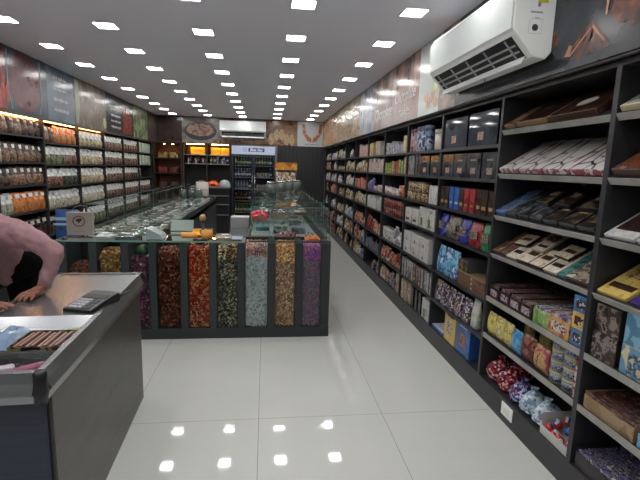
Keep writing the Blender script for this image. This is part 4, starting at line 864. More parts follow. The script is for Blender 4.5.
# right arm: slanted glass over bins then glass case
tR, wR, lR = arm(-.17, .605, 4.30, 9.2, .90, 'long charcoal counter with a glass case, behind the right candy bins', 1, .27, 1)
MB().box((-wR+.012, .0, .78), (wR-.012, lR, .80)).build('inner_floor', mat('inner_white', H('#8c9492'), .4), tR)
t = empty('glass_case', (.2175, 3.95, .897)); tag(t, 'low glass case with slanted front standing over the right candy bins', 'glass case')
XL, XR = -.36, .385
pane((XL, -.003, 0), (XR, .003, .58), 'slanted_glass', t, (0, .012, .015), (-math.radians(57), 0, 0))
pane((XR-.006, .03, .012), (XR, 5.2, .275), 'side_glass', t, th_axis=0)
pane((XL, .50, .012), (XL+.006, 5.2, .275), 'side_glass', t, th_axis=0)
pane((XL, .48, .312), (XR, 5.2, .318), 'top_glass', t, th_axis=2) if False else None
pane((XL, .46, .277), (XR, 5.2, .283), 'top_glass', t, th_axis=2)
pane((XL+.01, .36, .012), (XR-.01, .364, .22), 'cross_glass', t)
for k in range(11):
    MB().box((XR+.000, .34+k*.45, -.0), (XR+.008, .352+k*.45, .30)).build('glass_post', M_gedge, t)
    if k in (2, 5, 8): pane((XL+.012, .34+k*.45, .012), (XR-.008, .344+k*.45, .272), 'cross_glass', t)
pane((XL+.01, .37, .13), (XR-.01, 5.1, .136), 'inner_shelf', t, th_axis=2)
MB().box((XL, -.0, -.0), (XR, .012, .012)).build('front_rail', M_isl, t)
# contents of the case
def basket(nm, lb, x, y, z, w, d, h, m, cat='tray'):
    tt = empty(nm, (x, y, z)); tag(tt, lb, cat); k = .004
    mb = MB(); mb.box((-w/2,-d/2,0),(w/2,d/2,k)); mb.box((-w/2,-d/2,k),(w/2,-d/2+k,h)); mb.box((-w/2,d/2-k,k),(w/2,d/2,h)); mb.box((-w/2,-d/2+k,k),(-w/2+k,d/2-k,h)); mb.box((w/2-k,-d/2+k,k),(w/2,d/2-k,h)); mb.build('walls', m, tt)
    MB().tube([(-w/2,-d/2,h),(w/2,-d/2,h),(w/2,d/2,h),(-w/2,d/2,h),(-w/2,-d/2,h)], .005).build('rim', m, tt); return tt
def heap(nm, lb, x, y, z, w, d, h, cols, metal, n, size, seed, cat='candies'):
    rr = random.Random(seed); mb = MB()
    q = [(-1.35,.5,.1),(-1.35,-.5,-.1),(-.8,0,0),(-.45,.55,0),(-.45,0,.5),(-.45,-.55,0),(-.45,0,-.5),(.45,.55,0),(.45,0,.5),(.45,-.55,0),(.45,0,-.5),(.8,0,0),(1.35,.5,-.1),(1.35,-.5,.1)]
    f = [(0,1,2),(2,3,4),(2,4,5),(2,5,6),(2,6,3),(3,7,8,4),(4,8,9,5),(5,9,10,6),(6,10,7,3),(11,8,7),(11,9,8),(11,10,9),(11,7,10),(11,12,13)]
    for k in range(n):
        a, b = rr.uniform(-1, 1), rr.uniform(-1, 1); zz = h*max(.15, 1-(a*a+b*b)*.45)*rr.uniform(.85, 1.05)
        M = T(a*w/2, b*d/2, zz) @ rz(rr.uniform(0, 3.1)) @ ry(rr.uniform(-.8, .8)); s = size*rr.uniform(.8, 1.15)
        mb.add([M @ Vector((p[0]*s, p[1]*s, p[2]*s)) for p in q], f, rr.randrange(len(cols)))
    N = 8; vs = [(w/2*(i/N*2-1), d/2*(j/N*2-1), h*max(.1, 1-((i/N*2-1)**2+(j/N*2-1)**2)*.45)*.92) for i in range(N+1) for j in range(N+1)]
    mb.add(vs, [(i*(N+1)+j, (i+1)*(N+1)+j, (i+1)*(N+1)+j+1, i*(N+1)+j+1) for i in range(N) for j in range(N)], 0)
    mb.box((-w/2, -d/2, 0), (w/2, d/2, h*.1), 0)
    return tag(mb.build(nm, [cmat(c, metal) for c in cols], None, (x, y, z)), lb, cat, kind='stuff')
heap('candy_pile', 'dark pink and brown candies heaped under the slanted glass', .225, 4.42, .801, .28, .24, .13, ['#6b3a44','#3a2024','#b58c8c','#8c5a5c','#d0b4b0'], .2, 260, .012, 71)
heap('candy_pile', 'silver candies heaped under the slanted glass, right of the pink ones', .46, 4.42, .801, .16, .24, .12, ['#7c8280','#a8acaa','#5a605e','#4a504e'], .4, 160, .012, 72)
heap('candy_pile', 'orange candies heaped at the right end of the glass case', .455, 4.18, .885, .14, .12, .045, ['#c9783a','#d9a05c','#a8522a'], .2, 70, .012, 73)
basket('steel_tray', 'small shiny steel tray inside the right glass case', .16, 4.75, 1.034, .20, .2, .07, M_steel2)
heap('candy_pile', 'bright red wrapped sweets in the glass case, left of the steel tray', -.06, 4.66, 1.034, .17, .18, .08, ['#b52c34','#8c1a24','#d0606a'], .2, 110, .014, 74)
o = basket('frosted_tray', 'frosted white tray under the slanted glass, left end', -.03, 4.42, .801, .2, .24, .11, mat('frosted', H('#a8b0aa'), .35))
heap('candy_pile', 'pale wrapped sweets in the frosted tray', -.03, 4.42, .806, .17, .2, .08, ['#b8c0ba','#a8b0aa','#8f9a94'], .1, 120, .014, 75)
for k in range(18):
    x = -.03 + (k % 3)*.21; y = 5.25 + (k//3)*.62; c = [['#3a6b7a','#5c8c94'], ['#4a5450','#7c8884'], ['#6b6a78','#8c94a0']][k % 3]
    o = MB().box((-.08,-.12,0),(.08,.12,.07+.01*(k % 2)), bev=.008).build('sweet_box', speck('swb%d' % (k % 3), [H(c[0]), H(c[1]), H('#a3b0ac')], 18, rough=.3), None, (x, y, 1.0335 if False else .801))
    tag(o, '%s sweet box on the case floor, %s row back, %s' % (['teal', 'grey', 'lilac-grey'][k % 3], ORD[k//3+1], ['left', 'middle', 'right'][k % 3]), 'box', 'boxes on the floor of the right glass case')
for k in range(10):
    x = -.02 + (k % 2)*.42; y = 5.1 + (k//2)*.75
    i = k % 4; place('ck%d' % i, (x, y, 1.034), (0,0,R_.uniform(-.1,.1)), '%s sealed pack on the glass shelf, %s pair back, %s' % (cn[i], ORD[k//2+1], ['left','right'][k % 2]), 'sealed pack', 'packs on the glass shelf of the right case')
make_round('cjar', 'glass_jar', .07, .17, mat('jar_clear', H('#56625d'), .1, coat=.5), M_steel2, None); 
for k in range(4): place('cjar', (.02+.15*k, 6.6+.35*k, 1.181), (0,0,0), 'clear jar with steel lid on the right glass case, %s from left' % ORD[k+1], 'jar', 'jars on top of the right glass case')
# ------------------------------------------------------------------ things on the left arm and staff gap
t = empty('carrier_bag', (-1.665, 4.21, .911)); t.scale = (.9, .9, .9); tag(t, 'white paper carrier bag with dark emblem and arched handle on the left counter', 'bag')
MB().box((-.12,-.035,0),(.12,.035,.23), bev=.004).build('bag_body', mat('paperbag', H('#8f8781'), .6), t)
mb = MB(); pts = [(0.02+.095*math.cos(a), -.0, .225+.07*math.sin(a)) for a in [PI*k/12 for k in range(13)]]; mb.tube(pts, .004).build('handle', mat('bag_cord', H('#7c8480'), .5), t)
MB().add
mb = MB(); n = 20
mb.add([(-.0+.062*math.cos(2*PI*k/n), -.0362, .14+.055*math.sin(2*PI*k/n)) for k in range(n)]+[(.05*math.cos(2*PI*k/n), -.0362, .14+.044*math.sin(2*PI*k/n)) for k in range(n)], [(k, (k+1) % n, n+(k+1) % n, n+k) for k in range(n)]); mb.build('ring_emblem', mat('emblem_red', H('#6b3a34'), .5), t)
mb = MB(); mb.add([(-.035,-.0364,.15),(-.01,-.0364,.165),(.02,-.0364,.17),(.035,-.0364,.15),(.015,-.0364,.14),(.0,-.0364,.12),(-.01,-.0364,.135)], [tuple(range(7))]); mb.build('bird_emblem', mat('emblem_dark', H('#2c2020'), .5), t)
MB().box((-.06,-.0362,.035),(.06,-.0355,.045)).build('print_line', mat('emblem_grey', H('#7c746e'), .5), t)
# blue bag and jars beyond, standing on left counter's near-left end shelf
o = pouch_mesh(.2, .1, .24, None, 3).build('blue_bag', [mat('bluebag', H('#2c5c9c'), .35, bump=(20,.6)), mat('bluebag2', H('#7ca4cc'), .3, bump=(20,.6))], None, (-2.66-.016, 6.35, .6405), (0,0,PI)) if False else None
t = empty('blue_bag', (-2.13, 4.95, 0)); tag(t, 'tall blue plastic sack with pale print beside the left counter', 'sack')
pouch_mesh(.24, .2, 1.05, None, 3).build('sack_body', [mat('bluebag', H('#1f3f6e'), .35, bump=(20,.6)), mat('bluebag2', H('#2a5288'), .3, bump=(20,.6))], t, (0, 0, 0), (0, 0, PI/2))
MB().box((-.09,-.012,0),(.09,0,.03)).build('print_mark', mat('bluep', H('#9fb8d4'), .4), t, (0, .0-.03, .95)); MB().box((-.07,-.012,0),(.09,0,.02)).build('print_mark', mat('bluep', H('#9fb8d4'), .4), t, (0, -.05, .90))
# staff gap: white cartons stacked, orange packs, dispenser
bx('staff_white', 'x', .2, .13, .2, m_('stwhite', '#a9adad'), W_)
for k in range(2):
    place('staff_white', (-.285, 5.0+.0*k, .735+.135*k), (0, 0, PI/2), ['lower plain white carton in the gap between the glass counters', 'upper plain white carton in the gap between the glass counters'][k], 'carton', 'white cartons between the counters')
t = empty('side_table', (-.285, 5.0, 0)); tag(t, 'small dark table in the gap between the glass counters', 'table')
MB().box((-.1,-.2,.70),(.1,.2,.735)).build('table_top', M_isl, t)
for sx in (-1, 1):
    for s2 in (-1, 1): MB().box((sx*.09-.012, s2*.18-.012, 0), (sx*.09+.012, s2*.18+.012, .70)).build('leg', M_isl, t)
pillow('pil_org', 'x', .13, .1, .05, mat('orangepack', H('#d9953a'), .35), OR)
place('pil_org', (-.68, 4.03, .912), (0, 0, PI/2), 'orange packet on the front glass top, left of the other orange packet', 'packet', scale=(1,1.1,.55))
place('pil_org', (-.515, 4.03, .912), (0, 0, PI/2+.3), 'orange packet on the front glass top, right of the other orange packet', 'packet', scale=(1,.8,.8))
t = empty('tape_dispenser', (-.62, 4.5, .911)); tag(t, 'black upright dispenser with a gold top on the short glass counter', 'dispenser')
MB().lathe([(.035,0),(.035,.01),(.014,.02),(.014,.11)], n=12).build('stem', M_dkplastic, t); MB().lathe([(.03,.11),(.035,.14),(.025,.165),(.012,.17)], n=12).build('head', mat('goldtop', H('#a8855a'), .35), t)
t = empty('paper_sheet', (-.83, 4.52, .911)); tag(t, 'pale green sheet propped on the short glass counter', 'paper')
MB().box((-.11,-.002,0),(.11,.002,.13)).build('sheet', mat('greensheet', H('#7c8c84'), .4), t, (0,0,0), (-.7,0,0))
t = empty('wrapped_parcel', (-.99, 4.1, .9055)); tag(t, 'pale blue-grey film parcel on the front glass top', 'parcel')
MB().prism([(-.06,0),(.09,0),(.07,.04),(-.05,.10)], 'y', -.09, .09).build('parcel', mat('parcelfilm', H('#8f9c9e'), .2, coat=.5), t)
for k, x in enumerate((-1.42, -1.24, -.38)):
    place('ck%d' % (3-k), (x, 4.12, .9015), (0,0,.1*k-.1), '%s pack lying on the front glass top, %s' % (cn[3-k], ['leftmost, near the carrier bag','second from left, near the parcel','by the staff gap']
[k]), 'sealed pack', None, (1, .9, .6))
# far end of left arm: tall jars, bag, plants
for k in range(3):
    place('cjar', (-1.68+.15*k, 9.0+.1*(k % 2), .911), (0,0,0), 'clear jar with steel lid at the far end of the left counter, %s from left' % ORD[k+1], 'jar', 'jars at the far end of the left counter')
o = pouch_mesh(.26, .14, .30, None, 5).build('white_bag', [mat('whitebag', H('#b5aaa0'), .5, bump=(15,.8)), mat('whitebag2', H('#c9c0b8'), .5, bump=(15,.8))], None, (-1.30, 9.35, .911), (0,0,PI/2)); tag(o, 'white plastic bag standing at the far end of the left counter', 'bag')
# ------------------------------------------------------------------ back of the shop
# fridge
FY = 10.9; t = empty('display_fridge', (-.29, FY, 0)); tag(t, 'tall black two-door drinks fridge with white lit header', 'fridge')
FW, FH, FD = .515, 2.03, .6
mb = MB(); mb.box((-FW,.02,0),(-FW+.03,FD,FH)); mb.box((FW-.03,.02,0),(FW,FD,FH)); mb.box((-FW+.03,FD-.03,0),(FW-.03,FD,FH)); mb.box((-FW+.03,.02,FH-.04),(FW-.03,FD-.03,FH)); mb.box((-FW+.03,.02,0),(FW-.03,FD-.03,.3)); mb.build('cabinet', mat('fridge_black', H('#1a1d24'), .35), t)
hd = MB().box((-FW,-.03,1.835),(FW,.02,2.03), bev=.006).build('header', mat('header_panel', H('#aeb6c8'), .3, emis=H('#aab6d2'), es=.35), t)
MB().box((-.12,-.034,1.90),(.26,-.03,1.985)).build('badge', mat('badge_blue', H('#1d2a6b'), .3), hd)
put_text('Blue Star', .085, mat('badge_white', H('#dfe3ee'), .4, emis=(1,1,1), es=.2), hd, (.07, -.036, 1.942), (PI/2, 0, 0), .2, .002)
mb = MB()
for a in ((-.25,1.9,-.16,1.908),(-.25,1.977,-.16,1.985),(-.25,1.9,-.243,1.985),(-.167,1.9,-.16,1.985),(-.225,1.935,-.185,1.95)): mb.box((a[0],-.033,a[1]),(a[2],-.03,a[3]))
mb.build('emblem', mat('emblem_blue', H('#5a6694'), .4), hd)
for s in (-1, 1):
    x0, x1 = (-FW, -.004) if s < 0 else (.004, FW)
    mb = MB(); z0, z1 = .3, 1.83; w = .04
    mb.box((x0,-.03,z0),(x0+w,.015,z1)); mb.box((x1-w,-.03,z0),(x1,.015,z1)); mb.box((x0+w,-.03,z0),(x1-w,.015,z0+w)); mb.box((x0+w,-.03,z1-w),(x1-w,.015,z1))
    d = mb.build('door', mat('fridge_frame', H('#262b36'), .3), t)
    pane((x0+w,-.01,z0+w),(x1-w,-.005,z1-w),'door_glass', d)
    MB().tube([(s*.03,-.05,.9),(s*.03,-.05,1.35)], .009).build('handle', M_steel2, d)
    for k in range(5):
        MB().box((x0+.03 if s < 0 else x0,.05,.42+.285*k),(x1 if s < 0 else x1-.03,.5,.43+.285*k)).build('wire_shelf', mat('fridge_shelf', H('#8c929c'), .4), t)
MB().box((-FW+.06,.06,1.965),(FW-.06,.09,1.985)).build('fridge_lamp', mat('fridge_tube', (1,1,1), .5, emis=(.75,.85,1.), es=3.), t)
for k, (nm, c, cc) in enumerate((('blue','#2c4a8c','#c4ccd8'), ('green','#3a6b3a','#c9b43a'), ('dark','#2c1c1c','#a82c2c'), ('clear','#8c94a0','#3a64b0'), ('can','#9a3a3a','#b8bcc0'))):
    if nm == 'can': make_round('b_can', 'drink_can', .03, .12, pr('can', '#9a3a3a', '#c4c0c0', '#5a6a94', sc=18), M_steel2, None, .04)
    else:
        o = MB().lathe([(.028,0),(.03,.01),(.03,.13),(.012,.18),(.012,.2)], n=10).build('drink_bottle', mat('bt_'+nm, mute(H(c), .5), .15)); kid(o, MB().lathe([(.014,.2),(.014,.22)], n=10).build('cap', mat('cap_'+nm, H(cc), .4), o))
        kid(o, MB().lathe([(.0305,.05),(.0305,.1)], n=10).build('label', mat('lb_'+nm, mute(H(cc), .5), .4), o)); PK['b_'+nm] = (o, .06, .06, .22)
keys = ['b_green','b_blue','b_clear','b_dark','b_can']
for sft in range(5):
    for s in range(2):
        for k in range(6):
            key = [('b_green','b_green'),('b_blue','b_can'),('b_clear','b_can'),('b_dark','b_clear'),('b_green','b_dark')][4-sft][s]
            if k == 5: key = 'b_blue'
            x = -.29 + (-.43+.068*k if s == 0 else .07+.068*k)
            place(key, (x, FY+.12, .431+.285*sft), (0,0,0), '%s on the %s fridge shelf, %s from left behind the %s door' % ({'b_can':'drink can','b_green':'green bottle','b_blue':'blue bottle','b_clear':'clear bottle','b_dark':'dark bottle'}[key], ['bottom','fourth','third','second','top'][sft], ORD[k+1], ['left','right'][s]), 'drink', 'drinks in the fridge')
# drinks cabinet to the left of fridge
CX0, CX1, CY = -1.96, -.83, 11.0
t = empty('back_cabinet', ((CX0+CX1)/2, CY, 0)); tag(t, 'dark back-wall cabinet with brown-lined top shelf, left of the fridge', 'cabinet'); w = (CX1-CX0)/2
M_br = mat('brown_lining', H('#7a4a2c'), .5)
MB().box((-w,.0,0),(w,.5,1.0)).build('base', M_shelf, t); MB().box((-w,.45,1.0),(w,.5,2.07)).build('back_panel', M_br, t)
for x in (-w, -.02, w-.03): MB().box((x,0,1.0),(x+.03,.45,2.07)).build('side_panel', mat('brown_dark', H('#3a2a22'), .5), t)
MB().box((-w,0,2.05),(w,.45,2.07)).build('top_panel', mat('brown_dark', H('#3a2a22'), .5), t)
for z in (1.80, 1.59): 
    for s in (-1,1): MB().box((-w+.03 if s < 0 else .01,0,z-.02),(-.02 if s < 0 else w-.03,.45,z)).build('shelf_board', M_edge, t)
MB().box((-w+.03,.3,1.0),(w-.03,.32,1.57)).build('dark_door', M_back, t)
for i, (x, wd_) in enumerate(((-1.62,.34),(-1.20,.23),(-.975,.2))):
    o = MB().box((-wd_/2,-.06,0),(wd_/2,.06,.17), bev=.004).build('yellow_box', mat('yellowbox', H('#f2b62c'), .5), None, (x, 11.16, 1.801)); kid(o, MB().box((-wd_*.3,-.0615,.06),(wd_*.3,-.06,.11)).build('label', mat('yellowlabel', H('#e09a20'), .5), o))
    tag(o, 'bright yellow box on the lit back cabinet shelf, %s' % ['leftmost, in the left half', 'left one of the pair', 'right one of the pair'][i], 'box', 'yellow boxes on the back cabinet')
for s in range(2):
    MBl = MB().box((-.2,-.015,0),(.2,.015,.012)); o = MBl.build('cabinet_lamp', mat('cab_lamp', (1,.8,.4), .5, emis=(1.,.62,.2), es=30.), None, ([-1.67,-1.09][s], 11.05, 2.037)); tag(o, 'warm lamp strip above the yellow boxes, %s half of the back cabinet' % ['left','right'][s], 'lamp', 'warm lamps in the back cabinet')
for k in range(12):
    key = ['b_can','b_dark','b_can','b_dark','b_can','b_can','b_green','b_green','b_clear','b_can','b_clear','b_blue'][k]
    place(key, ((-1.87+.085*k) if k < 6 else (-1.31+.078*(k-6)), 11.08, 1.591), (0,0,0), 'small drink in the back cabinet under the yellow boxes, %s from left' % ORD[k+1], 'drink', 'drinks in the back cabinet')
# corner cabinet
t = empty('corner_cabinet', (-2.3, 10.98, 0)); tag(t, 'brown-lined open cabinet with spotlights in the back left corner', 'cabinet')
MB().box((-.33,.5,0),(.33,.55,2.07)).build('back_panel', M_br, t); MB().box((-.33,0,2.05),(.33,.5,2.07)).build('top_panel', mat('brown_dark', H('#3a2a22'), .5), t)
for x in (-.345,.3): MB().box((x,0,0),(x+.03,.5,2.05)).build('side_panel', mat('brown_dark', H('#3a2a22'), .5), t)
for z in (1.70,1.35,1.0,.6): MB().box((-.315,0.02,z-.02),(.3,.49,z)).build('shelf_board', mat('brown_dark', H('#3a2a22'), .5), t)
for k in range(2):
    tt = empty('spot_lamp', (-2.42+.2*k, 11.2, 2.05)); tag(tt, 'small warm spotlight under the corner cabinet top, %s one' % ['left','right'][k], 'lamp', 'spotlights in the corner cabinet')
    MB().lathe([(.03,-.02),(.035,0)], n=12).build('housing', M_steel2, tt); MB().lathe([(.024,-.024),(.024,-.0205)], n=12).build('bulb', mat('spot_bulb', (1,.8,.6), .5, emis=(1,.55,.28), es=45.), tt)
for k in range(6):
    z = [1.7,1.35,1.0][k//2]; o = MB().box((-.1,-.08,0),(.1,.08,.13), bev=.006).build('gift_box', speck('cg%d' % (k//2), [H(c) for c in (['#a8843a','#6b4a2c','#c9b48c'],['#7a2c24','#4a1f1c','#94503c'],['#3a2a24','#5c4434','#2c201c'])[k//2]], 16, rough=.4), None, (-2.44+.26*(k % 2), 11.15, z+.001))
    tag(o, '%s gift box in the corner cabinet, %s side' % (['gold-brown','dark red','dark brown'][k//2], ['left','right'][k % 2]), 'gift box', 'gift boxes in the corner cabinet')
# steel counter with snack baskets
t = empty('steel_counter', (-1.25, 10.25, 0)); tag(t, 'steel-edged serving counter in front of the back cabinet', 'counter')
MB().box((-.44,0,1.045),(.44,.5,1.075)).build('counter_top', mat('dull_steel', H('#8a9088'), .35, .6), t)
MB().box((-.42,.1,.0),(.42,.5,1.045)).build('base', M_back, t)
for z in (.42,.66,.86): MB().box((-.42,0.02,z),(.42,.1,z+.02)).build('open_shelf', mat('dull_steel', H('#8a9088'), .35, .6), t)
for i, (x, cs, nm) in enumerate(((-1.46,['#8c6a5a','#5c443c','#a89080'],'brown'), (-1.19,['#c9501c','#e0702c','#a8381c'],'orange'))):
    heap('snack_pile', '%s snacks heaped on the steel counter at the back' % nm, x, 10.45, 1.076, .21, .26, .12, cs, 0., 160, .02, 80+i, 'snacks')
o = MB().lathe([(.14,0),(.14,.02),(.125,.08),(.09,.13),(.04,.155),(.01,.16)], n=20).build('dome_cover', mat('dome', H('#9aa4a8'), .12, coat=.5)); o.location = (-.93, 10.45, 1.0755); tag(o, 'clear domed cover at the right end of the steel counter', 'dome')
# yellow snack rack by the dark panelling
t = empty('snack_rack', (.44, 9.75, 0)); tag(t, 'narrow rack with yellow-orange header beside the fridge', 'rack')
MB().box((-.24,-.02,1.50),(.24,0,1.66), bev=.003).build('header_board', speck('rackhead', [H('#c98a2a'), H('#d9a83a'), H('#a85a20')], 9, rough=.4), t)
for x in (-.23,.21): MB().box((x,0,0),(x+.02,.02,1.6)).build('post', M_steel, t)
for z in (1.2,.95,.7,.4): MB().box((-.23,-.14,z-.01),(.23,0,z)).build('rack_shelf', M_steel, t)
for k in range(8):
    place(['bag_chips_yellow','bag_chips_green'][k//4 and (k % 2)], (.28+.105*(k % 4), 9.62, [1.2005,.9505][k//4]), (0,0,PI/2), 'snack bag on the yellow-headed rack, %s row, %s from left' % (['upper','lower'][k//4], ORD[k % 4+1]), 'bag', 'bags on the yellow-headed rack', (.9,.7,1.25 if k < 4 else 1.))
# ------------------------------------------------------------------ near billing counter
BX0, BX1, BY0, BY1 = -1.29, -.79, 1.485, 2.925
t = empty('billing_counter', ((BX0+BX1)/2, (BY0+BY1)/2, 0)); tag(t, 'dark laminate counter with stainless steel top, lower left', 'counter')
cx, cyy = (BX0+BX1)/2, (BY0+BY1)/2; ox = lambda x: x-cx; oy = lambda y: y-cyy
M_side = speck('dark_oak_laminate', [H('#3a3835'), H('#4a4744'), H('#403e3b')], 4, rough=.34, kind='smooth', perobj=False, stretch=(1,.35,3), detail=6)
M_front = speck('wide_navy_laminate', [H('#232838'), H('#2f3648'), H('#262b3a')], 5, rough=.35, kind='smooth', perobj=False, stretch=(.3,1,5), detail=5)
MB().box((ox(BX0+.01), oy(BY0+.12), 0), (ox(BX1-.030), oy(BY1-.02), .764)).build('carcass', M_side, t)
MB().box((ox(BX1-.030), oy(BY0+.11), 0), (ox(BX1-.022), oy(BY1-.01), .765)).build('side_panel', M_side, t)
MB().box((ox(BX0+.01), oy(BY0+.105), 0), (ox(BX1-.042), oy(BY0+.12), .765)).build('front_panel', M_front, t)
# metal rim profile, slanting outward then in
def rim(a0, a1, axis, off, sgn, nm='rim'):
    P = [(-.030,.765),(.003,.765),(.003,.79),(.013,.803),(.0,.835),(-.006,.872),(-.03,.872),(-.03,.765)]
    P = [(off+sgn*p, z) for p, z in P]; return MB().prism(P, axis, a0, a1).build(nm, M_steel, t)
rim(oy(BY0+.03), oy(BY1-.03), 'y', ox(BX1), 1); rim(oy(BY0+.03), oy(BY1-.03), 'y', ox(BX0), -1)
rim(ox(BX0+.03), ox(BX1-.03), 'x', oy(BY0), -1); rim(ox(BX0+.03), ox(BX1-.03), 'x', oy(BY1), 1)
for x in (BX0+.015, BX1-.015):
    for y_ in (BY0+.015, BY1-.015):
        MB().lathe([(.020,.755),(.026,.80),(.0225,.835),(.0215,.868),(.015,.874)], (ox(x), oy(y_), 0), 14).build('corner_cap', mat('cap_black', H('#15161a'), .35), t)
YS = 2.10
MB().box((ox(BX0+.03), oy(YS), .855), (ox(BX1-.03), oy(BY1-.03), .866)).build('steel_top', M_steel, t)
MB().box((ox(BX0+.03), oy(BY0+.03), .80), (ox(BX1-.03), oy(YS-.045), .81)).build('sunken_tray', mat('tray_steel', H('#8c9092'), .35, .9), t)
MB().prism([(oy(YS-.045),.80),(oy(YS),.856),(oy(YS),.868),(oy(YS-.01),.868),(oy(YS-.05),.812)], 'x', ox(BX0+.03), ox(BX1-.03)).build('step_edge', M_steel2, t)
# calculator
t = empty('calculator', (-.875, 2.24, .8665), (0, 0, -.35)); tag(t, 'black desk calculator with silver face on the steel counter top', 'calculator')
MB().prism([(-.11,0),(.11,0),(.11,.045),(.06,.042),(-.11,.014)], 'x', -.075, .075).build('case', M_dkplastic, t)
def onface(lo, hi, m, nm, par=t): return MB().box(lo, hi).build(nm, m, par, (0,-.11,.0145), (math.atan2(.028,.17),0,0))
onface((-.068,.01,0),(.068,.115,.0015), mat('calc_face', H('#77797f'), .3, .5), 'faceplate'); onface((-.06,.125,.0),(.06,.165,.002), mat('calc_screen', H('#1c2022'), .45), 'screen')
for r in range(4):
    for c in range(5): onface((-.062+.0255*c,.014+.026*r,.0016),(-.043+.0255*c,.032+.026*r,.005), mat('calc_key', H('#9c9ca2'), .4) if c < 3 else mat('calc_key2', H('#2c2e33'), .4), 'key')
o = MB().tube([(-.80,2.33,.8735),(-.755,2.47,.8735)], .006).build('pen', M_dkplastic); tag(o, 'black pen lying beside the calculator', 'pen')
# display box of bars on the sunken tray
ZT = .8105
t = empty('bar_display_box', (-.93, 1.885, ZT), (0,0,-.05)); tag(t, 'shallow black and gold tray box of brown chocolate bars on the billing counter', 'display box')
w, d, h = .235, .19, .03; k = .003; mb = MB()
mb.box((-w/2,-d/2,0),(w/2,d/2,k)); mb.box((-w/2,-d/2,k),(w/2,-d/2+k,h)); mb.box((-w/2,d/2-k,k),(w/2,d/2,h)); mb.box((-w/2,-d/2+k,k),(-w/2+k,d/2-k,h)); mb.box((w/2-k,-d/2+k,k),(w/2,d/2-k,h)); mb.build('walls', pr('bdx', '#2a241c', '#8c7a4a', '#1c1815', sc=20), t)
mb = MB().box((-.0095,-.08,0),(.0095,.08,.022), bev=.003)
me = mb.mesh('chocolate_stick', [pr('stk', '#3a221a', '#5c3628', '#2a1812', sc=30)]); me2 = MB().box((-.003,-.078,.0222),(.003,.078,.0232)).mesh('stripe', [mat('stickpink', H('#b08478'), .3)])
for k in range(10):
    o = bpy.data.objects.new('chocolate_stick', me); COL.objects.link(o); o.location = (-.93-.1+.0222*k, 1.885+.0055-.001*k, ZT+.0035+.004*(k % 2)); o.rotation_euler = (.0, .0, -.05+(.03 if k in (4, 5) else 0))
    q = bpy.data.objects.new('stripe', me2); COL.objects.link(q); q.parent = o
    tag(o, 'brown foil chocolate stick in the tray box, %s from left' % ORD[k+1], 'chocolate stick', 'chocolate sticks on the billing counter')
def lump(name, label, cat, x, y, z, w, d, h, m, seed, rot=0, m2=None):
    rr = random.Random(seed); mb = MB(); N = 7; vs = []
    for i in range(N+1):
        for j in range(N+1):
            u, v = i/N*2-1, j/N*2-1; e = max(abs(u), abs(v)); vs.append((u*w/2*(1+rr.uniform(-.06,.06)), v*d/2*(1+rr.uniform(-.06,.06)), h*(1-e**3)*rr.uniform(.7,1.1)+.002))
    mb.add(vs, [(i*(N+1)+j, (i+1)*(N+1)+j, (i+1)*(N+1)+j+1, i*(N+1)+j+1) for i in range(N) for j in range(N)]); mb.box((-w*.46,-d*.46,0),(w*.46,d*.46,.002))
    return tag(mb.build(name, m, None, (x, y, z), (0,0,rot)), label, cat)
lump('plastic_bag', 'crumpled clear blue plastic bag on the counter, left edge', 'plastic bag', -1.10, 1.93, ZT, .10, .2, .06, mat('bluefilm', H('#7c93b0'), .15, coat=.8), 5, .1)
o = MB().box((-.1,-.06,0),(.1,.06,.0015)).build('paper', mat('paperwhite', H('#cfd4dc'), .6), None, (-1.06, 2.035, ZT+.002), (.35,0,.1)); tag(o, 'white sheet of paper behind the tray of chocolate sticks', 'paper')
o = MB().box((-.05,-.012,0),(.05,.012,.02)).build('green_wrapper', mat('greenwrap', H('#8c945c'), .4), None, (-.85, 2.015, ZT), (0,0,.1)); tag(o, 'yellow-green wrapper behind the tray of chocolate sticks', 'wrapper')
lump('black_pouch', 'black flat pouch in front of the chocolate stick tray', 'pouch', -.99, 1.735, ZT, .28, .08, .035, mat('blackpouch', H('#0c0c10'), .6), 6, -.05)
for k, (x, y, r, c, lb) in enumerate(((-1.0,1.63,.5,'#b8a8b4','white and lilac tube nearest the counter corner, lower one'), (-.90,1.64,.6,'#8c4a68','pink tube on the counter near its front corner'), (-1.08,1.575,.4,'#c4bcc8','pale lilac packet at the front edge of the counter'), (-.95,1.565,.3,'#5c5a78','purple packet beside the pink tube'))):
    o = MB().box((-.05,-.018,0),(.05,.014,.024), bev=.006).build('cosmetic_tube', mat('ctube%d' % k, H(c), .3), None, (x, y, ZT), (0,0,r)); kid(o, MB().lathe([(.012,.05),(.012,.062)], n=10, M=ry(PI/2)).build('cap', M_dkplastic, o, (0,0,.011))); tag(o, lb, 'tube')
piv = Matrix.Translation((-.79, 2.92, 0)); ROT = piv @ Matrix.Rotation(math.radians(2.1), 4, 'Z') @ piv.inverted()
bpy.context.view_layer.update()
for o in list(COL.objects):
    if o.parent is None and -1.4 < o.location.x < -.7 and 1.4 < o.location.y < 2.95 and o.type in ('EMPTY', 'MESH') and (o.name.startswith('billing') or .78 < o.location.z < .9):
        o.matrix_world = ROT @ o.matrix_world
_p = [o for o in COL.objects if o.name == 'pen'][0]; _p.matrix_world = ROT @ _p.matrix_world
